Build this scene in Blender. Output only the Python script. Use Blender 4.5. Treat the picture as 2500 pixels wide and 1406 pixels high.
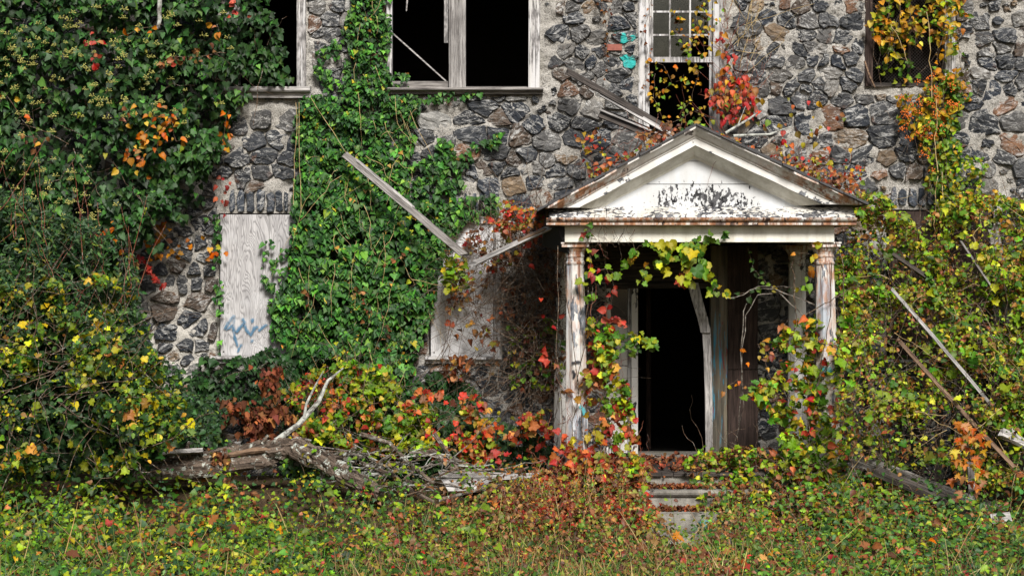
import bpy, math, random
import numpy as np
from mathutils import Vector, Matrix
R = math.radians
for o in list(bpy.data.objects): bpy.data.objects.remove(o)
SC = bpy.context.scene
COL = SC.collection

# ------------------------------------------------------------ camera, light
EYE = 2.75; DIST = 24.0
cam = bpy.data.objects.new('camera', bpy.data.cameras.new('camera'))
COL.objects.link(cam)
cam.location = (0, -DIST, EYE); cam.rotation_euler = (R(90), 0, 0)
cam.data.sensor_width = 36; cam.data.lens = 69.12; cam.data.clip_end = 3000
SC.camera = cam
SUN_EL, SUN_AZ = 41, 13           # sun stands to the camera's right, behind it
world = bpy.data.worlds.new('World'); SC.world = world; world.use_nodes = True
wt = world.node_tree; bg = wt.nodes['Background']
sky = wt.nodes.new('ShaderNodeTexSky'); sky.sky_type = 'NISHITA'; sky.sun_disc = False
sky.sun_elevation = R(SUN_EL); sky.sun_rotation = R(180 - SUN_AZ)
sky.air_density = 1.2; sky.dust_density = 3.0
wt.links.new(sky.outputs[0], bg.inputs[0]); bg.inputs[1].default_value = 0.062
sd = bpy.data.lights.new('sun', 'SUN'); sd.energy = 3.6; sd.angle = R(16); sd.color = (1.0, .965, .92)
sun = bpy.data.objects.new('sun', sd); COL.objects.link(sun)
sdir = Vector((-math.sin(R(SUN_AZ))*math.cos(R(SUN_EL)), math.cos(R(SUN_AZ))*math.cos(R(SUN_EL)), -math.sin(R(SUN_EL))))
sun.rotation_euler = sdir.to_track_quat('-Z', 'Y').to_euler(); sun.location = (8, -20, 20)
vs = SC.view_settings; vs.view_transform = 'Standard'; vs.look = 'None'; vs.exposure = 0.72; vs.gamma = 1; vs.use_curve_mapping = False
SC.cycles.max_bounces = 5; SC.cycles.diffuse_bounces = 3; SC.cycles.glossy_bounces = 2
SC.cycles.transmission_bounces = 3; SC.cycles.transparent_max_bounces = 6; SC.cycles.caustics_reflective = False; SC.cycles.caustics_refractive = False

RNG = np.random.default_rng(7); random.seed(7)
def S(Y): return (DIST + Y)/4800.0
def W(u, v, Y=0.0):
    """a point standing at depth Y (0 = wall face, negative = in front of it), measured off the photograph"""
    s = S(Y); return Vector(((u-1250)*s, Y, EYE-(v-703)*s))

# ------------------------------------------------------------ noise
_LAT = RNG.random((256, 256))
def vnoise(x, y):
    xi = np.floor(x).astype(int); yi = np.floor(y).astype(int); fx = x-xi; fy = y-yi
    fx = fx*fx*(3-2*fx); fy = fy*fy*(3-2*fy)
    a = _LAT[xi & 255, yi & 255]; b = _LAT[(xi+1) & 255, yi & 255]; c = _LAT[xi & 255, (yi+1) & 255]; d = _LAT[(xi+1) & 255, (yi+1) & 255]
    return (a*(1-fx)+b*fx)*(1-fy)+(c*(1-fx)+d*fx)*fy
def fbm(x, y, o=4):
    x = np.asarray(x, float); y = np.asarray(y, float); s = 0; a = .5; t = 0
    for i in range(o):
        s = s+a*vnoise(x+17.3*i, y+9.1*i); t += a; x = x*2.03; y = y*2.03; a *= .5
    return s/t
def smooth(a, b, x):
    t = np.clip((x-a)/(b-a), 0, 1); return t*t*(3-2*t)

def ground_z(x, y):
    x = np.asarray(x, float); y = np.asarray(y, float)
    rise = .46*smooth(-3.3, -1.5, y)*(1-.45*smooth(1.2, 1.8, x)*(1-smooth(2.6, 3.4, x)))*(1-.2*smooth(2.5, 3.5, x))
    back = 1.15*np.clip((-8-y)/16, 0, 1.2)
    return rise+back+.05*(fbm(x*1.3+50, y*1.3+50, 3)-.5)

# ------------------------------------------------------------ object helpers
def tag(o, label=None, cat=None, group=None, kind=None):
    if label: o['label'] = label
    if cat: o['category'] = cat
    if group: o['group'] = group
    if kind: o['kind'] = kind
    return o
def thing(name, label, cat, loc=(0, 0, 0), group=None):
    o = bpy.data.objects.new(name, None); o.empty_display_size = .1; COL.objects.link(o); o.location = loc
    return tag(o, label, cat, group)
def world_of(o):
    m = Matrix.Identity(4)
    while o is not None:
        m = (o.matrix_parent_inverse @ o.matrix_basis if o.parent else o.matrix_basis) @ m
        o = o.parent
    return m
def link(o, parent=None):
    COL.objects.link(o)
    if parent is not None:
        o.parent = parent; o.matrix_parent_inverse = world_of(parent).inverted()
    return o
def mesh_obj(name, me, parent=None, matrix=None, mat=None):
    o = bpy.data.objects.new(name, me)
    if matrix is not None: o.matrix_basis = matrix
    if mat is not None and not me.materials: me.materials.append(mat)
    return link(o, parent)
def np_mesh(name, V, F, col=None, smooth_=False):
    """V (n,3); F (m,k) with constant k"""
    me = bpy.data.meshes.new(name); V = np.asarray(V, np.float32); F = np.asarray(F, np.int32)
    m, k = F.shape
    me.vertices.add(len(V)); me.vertices.foreach_set('co', V.ravel())
    me.loops.add(m*k); me.loops.foreach_set('vertex_index', F.ravel())
    me.polygons.add(m); me.polygons.foreach_set('loop_start', np.arange(0, m*k, k, dtype=np.int32))
    try: me.polygons.foreach_set('loop_total', np.full(m, k, np.int32))
    except Exception: pass
    if smooth_: me.polygons.foreach_set('use_smooth', np.ones(m, bool))
    me.update(calc_edges=True)
    if col is not None:
        a = me.color_attributes.new('Col', 'FLOAT_COLOR', 'POINT')
        c = np.ones((len(V), 4), np.float32); c[:, :col.shape[1]] = col; a.data.foreach_set('color', c.ravel())
    return me
class MB:
    def __init__(s): s.v = []; s.f = []; s.c = []; s.cur = (1, 1, 1)
    def add(s, vs, fs):
        n = len(s.v); s.v += [tuple(p) for p in vs]; s.f += [tuple(i+n for i in f) for f in fs]; s.c += [s.cur]*len(vs)
    def box(s, x0, x1, y0, y1, z0, z1):
        s.add([(x0, y0, z0), (x1, y0, z0), (x1, y1, z0), (x0, y1, z0), (x0, y0, z1), (x1, y0, z1), (x1, y1, z1), (x0, y1, z1)],
              [(3, 2, 1, 0), (4, 5, 6, 7), (0, 1, 5, 4), (1, 2, 6, 5), (2, 3, 7, 6), (3, 0, 4, 7)])
    def prism_x(s, prof, x0, x1):
        """closed profile [(y,z)] run along x"""
        n = len(prof); vs = [(x0, y, z) for y, z in prof]+[(x1, y, z) for y, z in prof]
        s.add(vs, [(i, (i+1) % n, (i+1) % n+n, i+n) for i in range(n)]+[tuple(range(n-1, -1, -1)), tuple(range(n, 2*n))])
    def lathe(s, prof, seg, cx=0, cy=0, rot=0, cap=True):
        vs = []; fs = []
        for r, z in prof:
            for k in range(seg):
                a = rot+2*math.pi*k/seg; vs.append((cx+r*math.cos(a), cy+r*math.sin(a), z))
        for j in range(len(prof)-1):
            for k in range(seg):
                k2 = (k+1) % seg; fs.append((j*seg+k, j*seg+k2, (j+1)*seg+k2, (j+1)*seg+k))
        if cap: fs += [tuple(range(seg-1, -1, -1)), tuple(range((len(prof)-1)*seg, len(prof)*seg))]
        s.add(vs, fs)
    def tube(s, pts, rad, seg=5):
        pts = [Vector(p) for p in pts]; n = len(pts)
        if not hasattr(rad, '__len__'): rad = [rad]*n
        up = Vector((.31, .77, .56)); vs = []; fs = []
        for i, p in enumerate(pts):
            t = (pts[min(i+1, n-1)]-pts[max(i-1, 0)])
            if t.length < 1e-6: t = Vector((0, 0, 1))
            t.normalize(); a = t.cross(up)
            if a.length < .05: a = t.cross(Vector((1, 0, 0)))
            a.normalize(); b = t.cross(a)
            for k in range(seg):
                q = 2*math.pi*k/seg; vs.append(p+(a*math.cos(q)+b*math.sin(q))*rad[i])
        for i in range(n-1):
            for k in range(seg):
                k2 = (k+1) % seg; fs.append((i*seg+k, i*seg+k2, (i+1)*seg+k2, (i+1)*seg+k))
        fs += [tuple(range(seg-1, -1, -1)), tuple(range((n-1)*seg, n*seg))]
        s.add(vs, fs)
    def mesh(s, name, smooth_=False):
        me = bpy.data.meshes.new(name); me.from_pydata(s.v, [], s.f); me.update()
        if smooth_: me.polygons.foreach_set('use_smooth', np.ones(len(me.polygons), bool))
        if any(c != (1, 1, 1) for c in s.c):
            a = me.color_attributes.new('Col', 'FLOAT_COLOR', 'POINT')
            c = np.ones((len(s.v), 4), np.float32); c[:, :3] = s.c; a.data.foreach_set('color', c.ravel())
        return me
    def build(s, name, mat, parent=None, smooth_=False, matrix=None):
        return mesh_obj(name, s.mesh(name, smooth_), parent, matrix, mat)

# ------------------------------------------------------------ materials
class NT:
    def __init__(s, name):
        s.m = bpy.data.materials.new(name); s.m.use_nodes = True; s.t = s.m.node_tree
        s.b = s.t.nodes['Principled BSDF']; s.out = s.t.nodes['Material Output']; s._tc = None
    def n(s, ty, **kw):
        x = s.t.nodes.new(ty)
        for k, v in kw.items(): setattr(x, k, v)
        return x
    def put(s, sock, v):
        if isinstance(v, bpy.types.NodeSocket): s.t.links.new(v, sock)
        elif isinstance(v, (tuple, list)) and len(v) == 3 and sock.type == 'RGBA': sock.default_value = (*v, 1)
        else: sock.default_value = v
    def co(s, kind='Object'):
        if s._tc is None: s._tc = s.n('ShaderNodeTexCoord')
        return s._tc.outputs[kind]
    def map(s, vec, scale=(1, 1, 1), rot=(0, 0, 0), loc=(0, 0, 0)):
        x = s.n('ShaderNodeMapping'); s.put(x.inputs[0], vec); x.inputs[1].default_value = loc; x.inputs[2].default_value = rot; x.inputs[3].default_value = scale
        return x.outputs[0]
    def noise(s, vec, scale=5, detail=4, rough=.55, dist=0.0, w=None):
        x = s.n('ShaderNodeTexNoise')
        if w is not None: x.noise_dimensions = '4D'; s.put(x.inputs['W'], w)
        s.put(x.inputs['Vector'], vec); x.inputs['Scale'].default_value = scale; x.inputs['Detail'].default_value = detail
        x.inputs['Roughness'].default_value = rough; x.inputs['Distortion'].default_value = dist
        return x.outputs[0]
    def ramp(s, f, stops, interp='LINEAR'):
        x = s.n('ShaderNodeValToRGB'); s.put(x.inputs[0], f); e = x.color_ramp.elements; x.color_ramp.interpolation = interp
        while len(e) < len(stops): e.new(.5)
        for el, (p, c) in zip(e, stops):
            el.position = p; el.color = (c, c, c, 1) if not hasattr(c, '__len__') else (*c, 1)
        return x.outputs[0]
    def mix(s, f, a, b, mode='MIX'):
        x = s.n('ShaderNodeMix', data_type='RGBA', blend_type=mode); s.put(x.inputs[0], f); s.put(x.inputs[6], a); s.put(x.inputs[7], b)
        return x.outputs[2]
    def math(s, op, a, b=0.0, c=0.0, clamp=False):
        x = s.n('ShaderNodeMath', operation=op); x.use_clamp = clamp; s.put(x.inputs[0], a); s.put(x.inputs[1], b); s.put(x.inputs[2], c)
        return x.outputs[0]
    def sep(s, v):
        x = s.n('ShaderNodeSeparateXYZ'); s.put(x.inputs[0], v); return x.outputs
    def attr(s, name='Col'): return s.n('ShaderNodeAttribute', attribute_name=name).outputs
    def bump(s, h, strength=.5, dist=.02, normal=None):
        x = s.n('ShaderNodeBump'); s.put(x.inputs['Height'], h); x.inputs['Strength'].default_value = strength; x.inputs['Distance'].default_value = dist
        if normal is not None: s.put(x.inputs['Normal'], normal)
        return x.outputs[0]
    def fin(s, col=None, rough=.8, bump=None, spec=.3, metal=0):
        if col is not None: s.put(s.b.inputs['Base Color'], col)
        s.put(s.b.inputs['Roughness'], rough); s.put(s.b.inputs['Specular IOR Level'], spec); s.b.inputs['Metallic'].default_value = metal
        if bump is not None: s.put(s.b.inputs['Normal'], bump)
        return s.m

def m_mortar():
    t = NT('mortar'); p = t.co()
    a = t.noise(p, 3.0, 6, .6); b = t.noise(p, 22, 8, .7); c = t.noise(p, 90, 4, .7); g = t.noise(p, .7, 3)
    base = t.mix(t.ramp(a, [(.3, 0), (.7, 1)]), (.34, .32, .285), (.66, .63, .57))
    base = t.mix(t.ramp(g, [(.45, 0), (.65, .5)]), base, (.62, .605, .575))
    base = t.mix(t.ramp(b, [(.32, .9), (.46, 0)]), base, (.075, .07, .065))
    base = t.mix(t.ramp(c, [(.38, .75), (.52, 0)]), base, (.11, .10, .09))
    xyz = t.sep(p)   # fresh whitish lime around the foot of the boarded window
    lime = t.math('MULTIPLY', t.ramp(t.math('MULTIPLY_ADD', xyz[0], -.25, -.35), [(0, 0), (.15, 1)]), t.ramp(t.math('MULTIPLY', xyz[2], .25), [(.55, 1), (.72, 0)]))
    base = t.mix(t.math('MULTIPLY', lime, t.ramp(b, [(.4, .25), (.55, .85)])), base, (.66, .63, .57))
    moss = t.noise(p, 1.6, 5, .6)
    base = t.mix(t.ramp(moss, [(.6, 0), (.72, .55)]), base, (.10, .09, .05))
    h = t.math('ADD', t.math('MULTIPLY', b, 1.0), t.math('MULTIPLY', c, .35))
    return t.fin(base, .95, t.bump(h, 1.0, .055), .15)
def m_stone(paint=False):
    t = NT('painted_stone' if paint else 'fieldstone'); p = t.co(); at = t.attr('Col'); rnd = at[3]   # alpha = a number of its own per stone
    w = t.math('MULTIPLY', rnd, 40)
    a = t.noise(p, 7, 7, .65, .3, w); f = t.noise(p, 34, 6, .7, 0, w)
    base = t.mix(t.ramp(a, [(.28, .75), (.6, 0)]), at[0], (.012, .014, .018))
    base = t.mix(t.ramp(f, [(.55, 0), (.8, .35)]), base, (.20, .205, .21))
    rot = t.n('ShaderNodeVectorRotate', rotation_type='Y_AXIS'); t.put(rot.inputs['Vector'], p); t.put(rot.inputs['Angle'], t.math('MULTIPLY_ADD', rnd, 1.4, -.7))
    st = t.noise(t.map(rot.outputs[0], (7, 8, 22)), 1.0, 8, .72, .4, w)
    vein = t.noise(t.map(rot.outputs[0], (1, 1, 2.4)), 4.0, 6, .7, .35, w)
    amt = t.ramp(t.noise(p, 1.4, 2, .5, 0, w), [(.36, .2), (.52, 1)])
    base = t.mix(t.math('MULTIPLY', t.ramp(st, [(.54, 0), (.62, .9)]), amt), base, (.42, .42, .41))
    base = t.mix(t.math('MULTIPLY', t.ramp(vein, [(.485, 0), (.5, .75), (.515, 0)]), amt), base, (.55, .54, .51))
    rust = t.noise(p, 3.2, 4, .6, .4, t.math('MULTIPLY', rnd, 91))
    base = t.mix(t.ramp(rust, [(.62, 0), (.72, .75)]), base, (.15, .065, .03))
    if paint:
        pm = t.noise(p, 9, 5, .6)
        base = t.mix(t.ramp(pm, [(.47, 0), (.55, .9)]), base, (.02, .40, .37))
    h = t.math('ADD', t.math('MULTIPLY', a, 1.2), t.math('ADD', t.math('MULTIPLY', f, .5), t.math('MULTIPLY', st, .8)))
    return t.fin(base, t.ramp(f, [(.3, .55), (.7, .85)]), t.bump(h, .85, .035), .35)
def m_wood(name, dark=(.09, .08, .075), light=(.34, .32, .30), scale=1.0, axis=0, stain=None):
    """weathered bare wood, grain along the object's own axis"""
    t = NT(name); p = t.co(); sc = [30*scale]*3; sc[axis] = 1.6*scale
    q = t.map(p, tuple(sc)); a = t.noise(q, 1.0, 7, .65, .5); sc2 = [110*scale]*3; sc2[axis] = 5*scale
    b = t.noise(t.map(p, tuple(sc2)), 1.0, 4, .6); g = t.noise(p, 2.3, 4)
    base = t.mix(t.ramp(a, [(.32, 0), (.62, 1)]), dark, light)
    base = t.mix(t.ramp(b, [(.36, .75), (.48, 0)]), base, tuple(c*.35 for c in dark))
    base = t.mix(t.ramp(g, [(.35, .55), (.6, 0)]), base, tuple(c*.6 for c in dark))
    if stain: base = t.mix(t.ramp(t.noise(p, 1.1, 4), [(.5, 0), (.65, .7)]), base, stain)
    h = t.math('ADD', a, t.math('MULTIPLY', b, .6))
    return t.fin(base, .85, t.bump(h, .7, .012), .2)
def m_ply(name='weathered_plywood', wash=0.0):
    """board of rotary-cut plywood: broad looping grain"""
    t = NT(name); p = t.co()
    q = t.map(p, (3.2, 1, .62)); nz = t.noise(q, 1.3, 3, .5, .7)
    rings = t.math('FRACT', t.math('MULTIPLY', nz, 22))
    ln = t.ramp(rings, [(0, .1), (.35, .95), (.75, 1), (1, .1)])
    fine = t.noise(t.map(p, (130, 1, 3)), 1, 4, .6)
    base = t.mix(ln, (.20, .195, .195), (.46, .45, .45))
    base = t.mix(t.ramp(fine, [(.35, .6), (.52, 0)]), base, (.13, .12, .12))
    base = t.mix(t.ramp(t.noise(t.map(p, (3, 1, .8)), 1.5, 4), [(.5, 0), (.7, .55)]), base, (.13, .125, .13))
    base = t.mix(t.ramp(t.noise(p, 2.0, 3), [(.52, 0), (.66, .6)]), base, (.52, .52, .53))
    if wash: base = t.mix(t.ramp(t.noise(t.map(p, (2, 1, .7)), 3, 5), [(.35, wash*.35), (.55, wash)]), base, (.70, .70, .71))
    return t.fin(base, .85, t.bump(t.math('ADD', ln, fine), .35, .006), .2)
def m_paint(name, white=(.66, .65, .63), under=(.05, .047, .05), peel=.40, scale=9, stretch=(1, 1, .45), rust=.0, grime=.35, blue=0.0, center=None, tint=None, rz=None):
    """old white paint flaking off dark wood; rust and grime on top"""
    t = NT(name); p = t.co()
    a = t.noise(t.map(p, stretch), scale, 7, .62, .15); big = t.noise(p, 1.7, 3, .5)
    k = t.math('MULTIPLY_ADD', big, .55, t.math('MULTIPLY', a, .75))
    thr = peel
    if center is not None:
        cx, cz, rx, rz, gain = center; xyz = t.sep(p)
        dx = t.math('DIVIDE', t.math('SUBTRACT', xyz[0], cx), rx); dz = t.math('DIVIDE', t.math('SUBTRACT', xyz[2], cz), rz)
        d = t.math('ADD', t.math('MULTIPLY', dx, dx), t.math('MULTIPLY', dz, dz))
        k = t.math('MULTIPLY_ADD', t.math('MINIMUM', d, 1.6), gain, k)
    mask = t.ramp(k, [(max(0, thr-.006), 0), (thr+.006, 1)])
    gr = t.noise(t.map(p, (1, 1, .25)), 6, 6, .6)
    w = t.mix(t.ramp(gr, [(.4, grime), (.62, 0)]), white, (.36, .33, .26))
    fine = t.noise(t.map(p, (3, 3, 20)), 12, 4, .6)
    w = t.mix(t.ramp(fine, [(.34, .25), (.45, 0)]), w, (.25, .23, .21))
    if tint: w = t.mix(t.ramp(t.noise(p, 2.2, 4), [(.45, 0), (.6, .75)]), w, tint)
    if blue: w = t.mix(t.ramp(t.noise(t.map(p, (1, 1, .4)), 4, 5), [(.5, 0), (.6, blue)]), w, (.16, .24, .36))
    if rust:
        rn = t.noise(t.map(p, (2.5, 2.5, .8)), 4, 6, .65); zz = 1.0
        if rz: zz = t.ramp(t.math('MULTIPLY', t.sep(p)[2], .2), [(rz[0]*.2, rz[2]), (rz[1]*.2, rz[3])])
        w = t.mix(t.math('MULTIPLY', zz, t.ramp(rn, [(.62-rust*.35, 0), (.74-rust*.3, .9)])), w, (.36, .15, .05))
        rn2 = t.noise(t.map(p, (9, 9, .7)), 3, 5, .6)
        w = t.mix(t.math('MULTIPLY', zz, t.ramp(rn2, [(.60-rust*.2, 0), (.72-rust*.2, .85)])), w, (.17, .06, .025))
    un = t.mix(t.ramp(t.noise(t.map(p, (2, 2, 1)), 9, 5), [(.42, 0), (.62, 1)]), tuple(c*.6 for c in under), tuple(min(1, c*1.5+.07) for c in under))
    base = t.mix(mask, un, w)
    return t.fin(base, .65, t.bump(t.math('ADD', mask, t.math('MULTIPLY', fine, .15)), .6, .008), .3)
def m_concrete():
    t = NT('old_concrete'); p = t.co(); a = t.noise(p, 5, 7, .65); b = t.noise(p, 60, 4, .7); g = t.noise(p, 1.8, 4)
    base = t.mix(t.ramp(a, [(.3, 0), (.65, 1)]), (.09, .082, .07), (.30, .285, .25))
    base = t.mix(t.ramp(b, [(.35, .5), (.5, 0)]), base, (.08, .075, .07)); base = t.mix(t.ramp(g, [(.55, 0), (.7, .6)]), base, (.09, .085, .055))
    return t.fin(base, .9, t.bump(t.math('ADD', a, t.math('MULTIPLY', b, .3)), .5, .015), .2)
def m_soil():
    t = NT('leaf_litter_soil'); p = t.co(); a = t.noise(p, 9, 8, .7); b = t.noise(p, 45, 5, .7); g = t.noise(p, 1.2, 4)
    base = t.mix(t.ramp(a, [(.3, 0), (.65, 1)]), (.022, .016, .011), (.11, .075, .042)); base = t.mix(t.ramp(b, [(.5, 0), (.7, .8)]), base, (.22, .15, .085))
    base = t.mix(t.ramp(g, [(.5, 0), (.68, .5)]), base, (.035, .05, .015))
    return t.fin(base, .95, t.bump(t.math('ADD', a, b), 1.0, .05), .1)
def m_plain(name, c, rough=.8, n=8, amt=.5, spec=.3, metal=0):
    t = NT(name); p = t.co(); a = t.noise(p, n, 6, .65)
    return t.fin(t.mix(t.ramp(a, [(.3, amt), (.62, 0)]), c, tuple(x*.35 for x in c)), rough, t.bump(a, .4, .01), spec, metal)
def m_bark():
    t = NT('cracked_bark'); p = t.co(); q = t.map(p, (3.2, 26, 26)); a = t.noise(q, 1.0, 6, .65, .6); f = t.noise(p, 60, 4, .7)
    base = t.mix(t.ramp(a, [(.38, 0), (.6, 1)]), (.018, .013, .010), (.20, .152, .118))
    base = t.mix(t.ramp(f, [(.4, .5), (.55, 0)]), base, (.05, .04, .03))
    li = t.noise(p, 13, 6, .7, .4); lg = t.noise(p, 2.6, 3)
    base = t.mix(t.math('MULTIPLY', t.ramp(li, [(.55, 0), (.6, .95)]), t.ramp(lg, [(.42, 0), (.55, 1)])), base, (.44, .47, .42))
    return t.fin(base, .95, t.bump(t.math('ADD', a, t.math('MULTIPLY', f, .2)), 1.0, .035), .1)
def m_twig(name, c1, c2):
    t = NT(name); p = t.co(); a = t.noise(p, 14, 5, .6); b = t.noise(p, 45, 3)
    base = t.mix(t.ramp(a, [(.4, 0), (.6, 1)]), c1, c2); base = t.mix(t.ramp(b, [(.55, 0), (.65, .5)]), base, (.38, .40, .36))
    return t.fin(base, .9, t.bump(b, .4, .01), .1)
def m_leaf(name, gloss=.45, trans=.3, spec=.45):
    t = NT(name); at = t.attr('Col'); p = t.co(); a = t.noise(p, 55, 3, .6); b = t.noise(p, 17, 3)
    c = t.mix(t.ramp(a, [(.35, .35), (.6, 0)]), at[0], (.02, .018, .008)); 
    hs = t.n('ShaderNodeHueSaturation'); t.put(hs.inputs['Color'], c); t.put(hs.inputs['Value'], t.math('MULTIPLY_ADD', b, .7, .68)); hs.inputs['Saturation'].default_value = 1.05
    c = hs.outputs[0]
    t.fin(c, gloss, t.bump(a, .25, .006), spec)
    tr = t.n('ShaderNodeBsdfTranslucent'); t.put(tr.inputs[0], c); mx = t.n('ShaderNodeMixShader'); mx.inputs[0].default_value = trans
    t.t.links.new(t.b.outputs[0], mx.inputs[1]); t.t.links.new(tr.outputs[0], mx.inputs[2]); t.t.links.new(mx.outputs[0], t.out.inputs[0])
    return t.m
def m_glass():
    t = NT('dusty_glass'); p = t.co(); a = t.noise(p, 6, 5)
    tr = t.n('ShaderNodeBsdfTransparent'); tr.inputs[0].default_value = (.8, .83, .8, 1); gl = t.n('ShaderNodeBsdfGlossy'); gl.inputs['Roughness'].default_value = .06
    df = t.n('ShaderNodeBsdfDiffuse'); df.inputs[0].default_value = (.3, .28, .24, 1)
    lw = t.n('ShaderNodeFresnel'); lw.inputs[0].default_value = 1.5
    m1 = t.n('ShaderNodeMixShader'); t.put(m1.inputs[0], lw.outputs[0]); t.t.links.new(tr.outputs[0], m1.inputs[1]); t.t.links.new(gl.outputs[0], m1.inputs[2])
    m2 = t.n('ShaderNodeMixShader'); t.put(m2.inputs[0], t.ramp(a, [(.45, .0), (.75, .05)])); t.t.links.new(m1.outputs[0], m2.inputs[1]); t.t.links.new(df.outputs[0], m2.inputs[2])
    t.t.links.new(m2.outputs[0], t.out.inputs[0]); return t.m
def m_spray(name, c, dens=1.0):
    t = NT(name); p = t.co(); at = t.attr('Col'); a = t.noise(p, 26, 6, .75); b = t.noise(p, 7, 4, .6)
    k = t.math('MULTIPLY', t.ramp(t.math('ADD', at[2], t.math('MULTIPLY', a, .55)), [(.42, 0), (.8, .92)]), t.ramp(b, [(.32, .45), (.5, 1)]))
    t.fin(c, .8, None, .2); tr = t.n('ShaderNodeBsdfTransparent'); mx = t.n('ShaderNodeMixShader'); t.put(mx.inputs[0], t.math('MULTIPLY', k, dens))
    t.t.links.new(tr.outputs[0], mx.inputs[1]); t.t.links.new(t.b.outputs[0], mx.inputs[2]); t.t.links.new(mx.outputs[0], t.out.inputs[0]); return t.m
def m_graffiti_post():
    t = NT('graffiti_streaked_post'); p = t.co(); a = t.noise(t.map(p, (25, 25, 1.5)), 1, 6, .6); xyz = t.sep(p)
    base = t.mix(t.ramp(a, [(.35, 0), (.65, 1)]), (.05, .045, .035), (.20, .17, .12))
    s = t.noise(t.map(p, (16, 16, .9)), 1.0, 5, .6, 1.4); low = t.ramp(t.math('MULTIPLY', xyz[2], .25), [(.25, .4), (.35, 1), (.56, 1), (.64, 0)])
    base = t.mix(t.math('MULTIPLY', t.ramp(s, [(.54, 0), (.58, .9), (.63, 0)]), low), base, (.02, .30, .48))
    s2 = t.noise(t.map(p, (9, 9, 1.3)), 1.4, 4, .6, 1.8)
    base = t.mix(t.math('MULTIPLY', t.ramp(s2, [(.58, 0), (.64, .85)]), low), base, (.20, .02, .03))
    return t.fin(base, .6, t.bump(a, .5, .01), .3)
M = dict(mortar=m_mortar(), stone=m_stone(), pstone=m_stone(True),
    wood=m_wood('grey_weathered_wood'), woodz=m_wood('grey_weathered_wood_upright', axis=2, dark=(.11, .10, .095), light=(.40, .385, .37)), brownwood=m_wood('brown_weathered_wood', (.05, .03, .02), (.26, .17, .11)),
    darkwood=m_wood('dark_rotten_wood', (.02, .017, .015), (.10, .085, .075)), darkwoodz=m_wood('dark_stained_wood_upright', (.02, .014, .012), (.09, .06, .05), axis=2),
    palewoodz=m_wood('pale_weathered_wood_upright', (.16, .15, .145), (.55, .53, .51), axis=2),
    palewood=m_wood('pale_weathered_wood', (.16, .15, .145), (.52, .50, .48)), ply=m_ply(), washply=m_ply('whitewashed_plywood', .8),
    paint=m_paint('flaking_white_paint', peel=.565, grime=.4), trimpaint=m_paint('worn_white_window_paint', peel=.66, under=(.20, .19, .185), stretch=(4, 4, .2), white=(.52, .52, .53)),
    rake=m_paint('flaking_white_cornice_paint', peel=.575, scale=6, stretch=(1, 1, 1), under=(.075, .08, .09), grime=.25),
    crown=m_paint('rust_stained_moulding_paint', peel=.52, scale=12, stretch=(1, 1, 1), rust=.5, rz=(3.85, 4.2, 1.0, .08), under=(.10, .08, .07)),
    lip=m_paint('rust_run_cornice_lip', peel=.55, scale=14, rust=.6, under=(.06, .03, .02)),
    skirt=m_paint('blackened_peeling_paint', peel=.622, scale=26, stretch=(.7, 1, 1.2), under=(.035, .036, .042), grime=.6),
    tym=m_paint('tympanum_paint', peel=.645, scale=20, stretch=(1.1, 1, .6), under=(.012, .012, .015), white=(.55, .57, .59), grime=.25, center=(2.1, 3.72, .85, .30, .13)),
    frieze=m_paint('rain_streaked_frieze_paint', peel=.47, white=(.72, .71, .64), grime=.55, stretch=(3, 1, .2), scale=5),
    colp=m_paint('rust_streaked_column_paint', peel=.555, scale=8, stretch=(1.4, 1.4, .35), rust=.42, rz=(2.2, 3.0, .5, 1.0), blue=.5, under=(.10, .11, .13)),
    conc=m_concrete(), soil=m_soil(), bark=m_bark(), black=m_plain('room_shade_black', (.022, .020, .018), .95), tar=m_plain('tar_paper', (.02, .02, .022), .8),
    twig=m_twig('grey_twig', (.055, .045, .035), (.20, .175, .15)), vine=m_twig('brown_vine', (.035, .022, .015), (.13, .085, .055)), pale=m_twig('pale_lichen_branch', (.11, .10, .09), (.40, .41, .37)),
    redstem=m_twig('red_stem', (.12, .03, .02), (.20, .07, .04)), straw=m_twig('straw_stalk', (.25, .17, .07), (.48, .36, .17)),
    ivy=m_leaf('ivy_leaf', .50, .2, .26), leaf=m_leaf('autumn_leaf', .5, .38, .35), dry=m_leaf('dry_leaf', .8, .22, .15), grass=m_leaf('grass_blade', .55, .3, .3),
    berry=m_plain('orange_berry', (.62, .15, .02), .4, 30, .2), umbel=m_plain('ivy_flower_bud', (.42, .40, .11), .7, 30, .3), glass=m_glass(), gpost=m_graffiti_post(),
    blue=m_spray('blue_spray_paint', (.035, .15, .27), .72), cyan=m_spray('turquoise_spray_paint', (.07, .36, .40), .85), ink=m_spray('black_spray_paint', (.02, .022, .028)),
    brick=m_plain('red_brick', (.28, .10, .075), .9, 20, .4), metal=m_plain('dull_zinc', (.42, .43, .44), .5, 9, .4, .5, .4), wire=m_plain('rusty_wire', (.07, .06, .055), .7, 20, .4), shingle=m_plain('old_shingle', (.07, .068, .07), .9))
# ============================================================ ground
def build_ground():
    xs = np.concatenate([[-400, -120, -40, -16], np.arange(-10, 10.01, .16), [16, 40, 120, 400]])
    ys = np.concatenate([[-400, -120, -60, -40, -24, -16, -12], np.arange(-9, .41, .16), [6, 40, 400]])
    X, Y = np.meshgrid(xs, ys, indexing='ij'); Z = ground_z(X, np.minimum(Y, .4))
    n, m = X.shape; idx = np.arange(n*m).reshape(n, m)
    F = np.stack([idx[:-1, :-1], idx[1:, :-1], idx[1:, 1:], idx[:-1, 1:]], -1).reshape(-1, 4)
    o = mesh_obj('ground', np_mesh('ground', np.stack([X, Y, Z], -1).reshape(-1, 3), F, smooth_=True), mat=M['soil'])
    tag(o, kind='structure')
build_ground()

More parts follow.
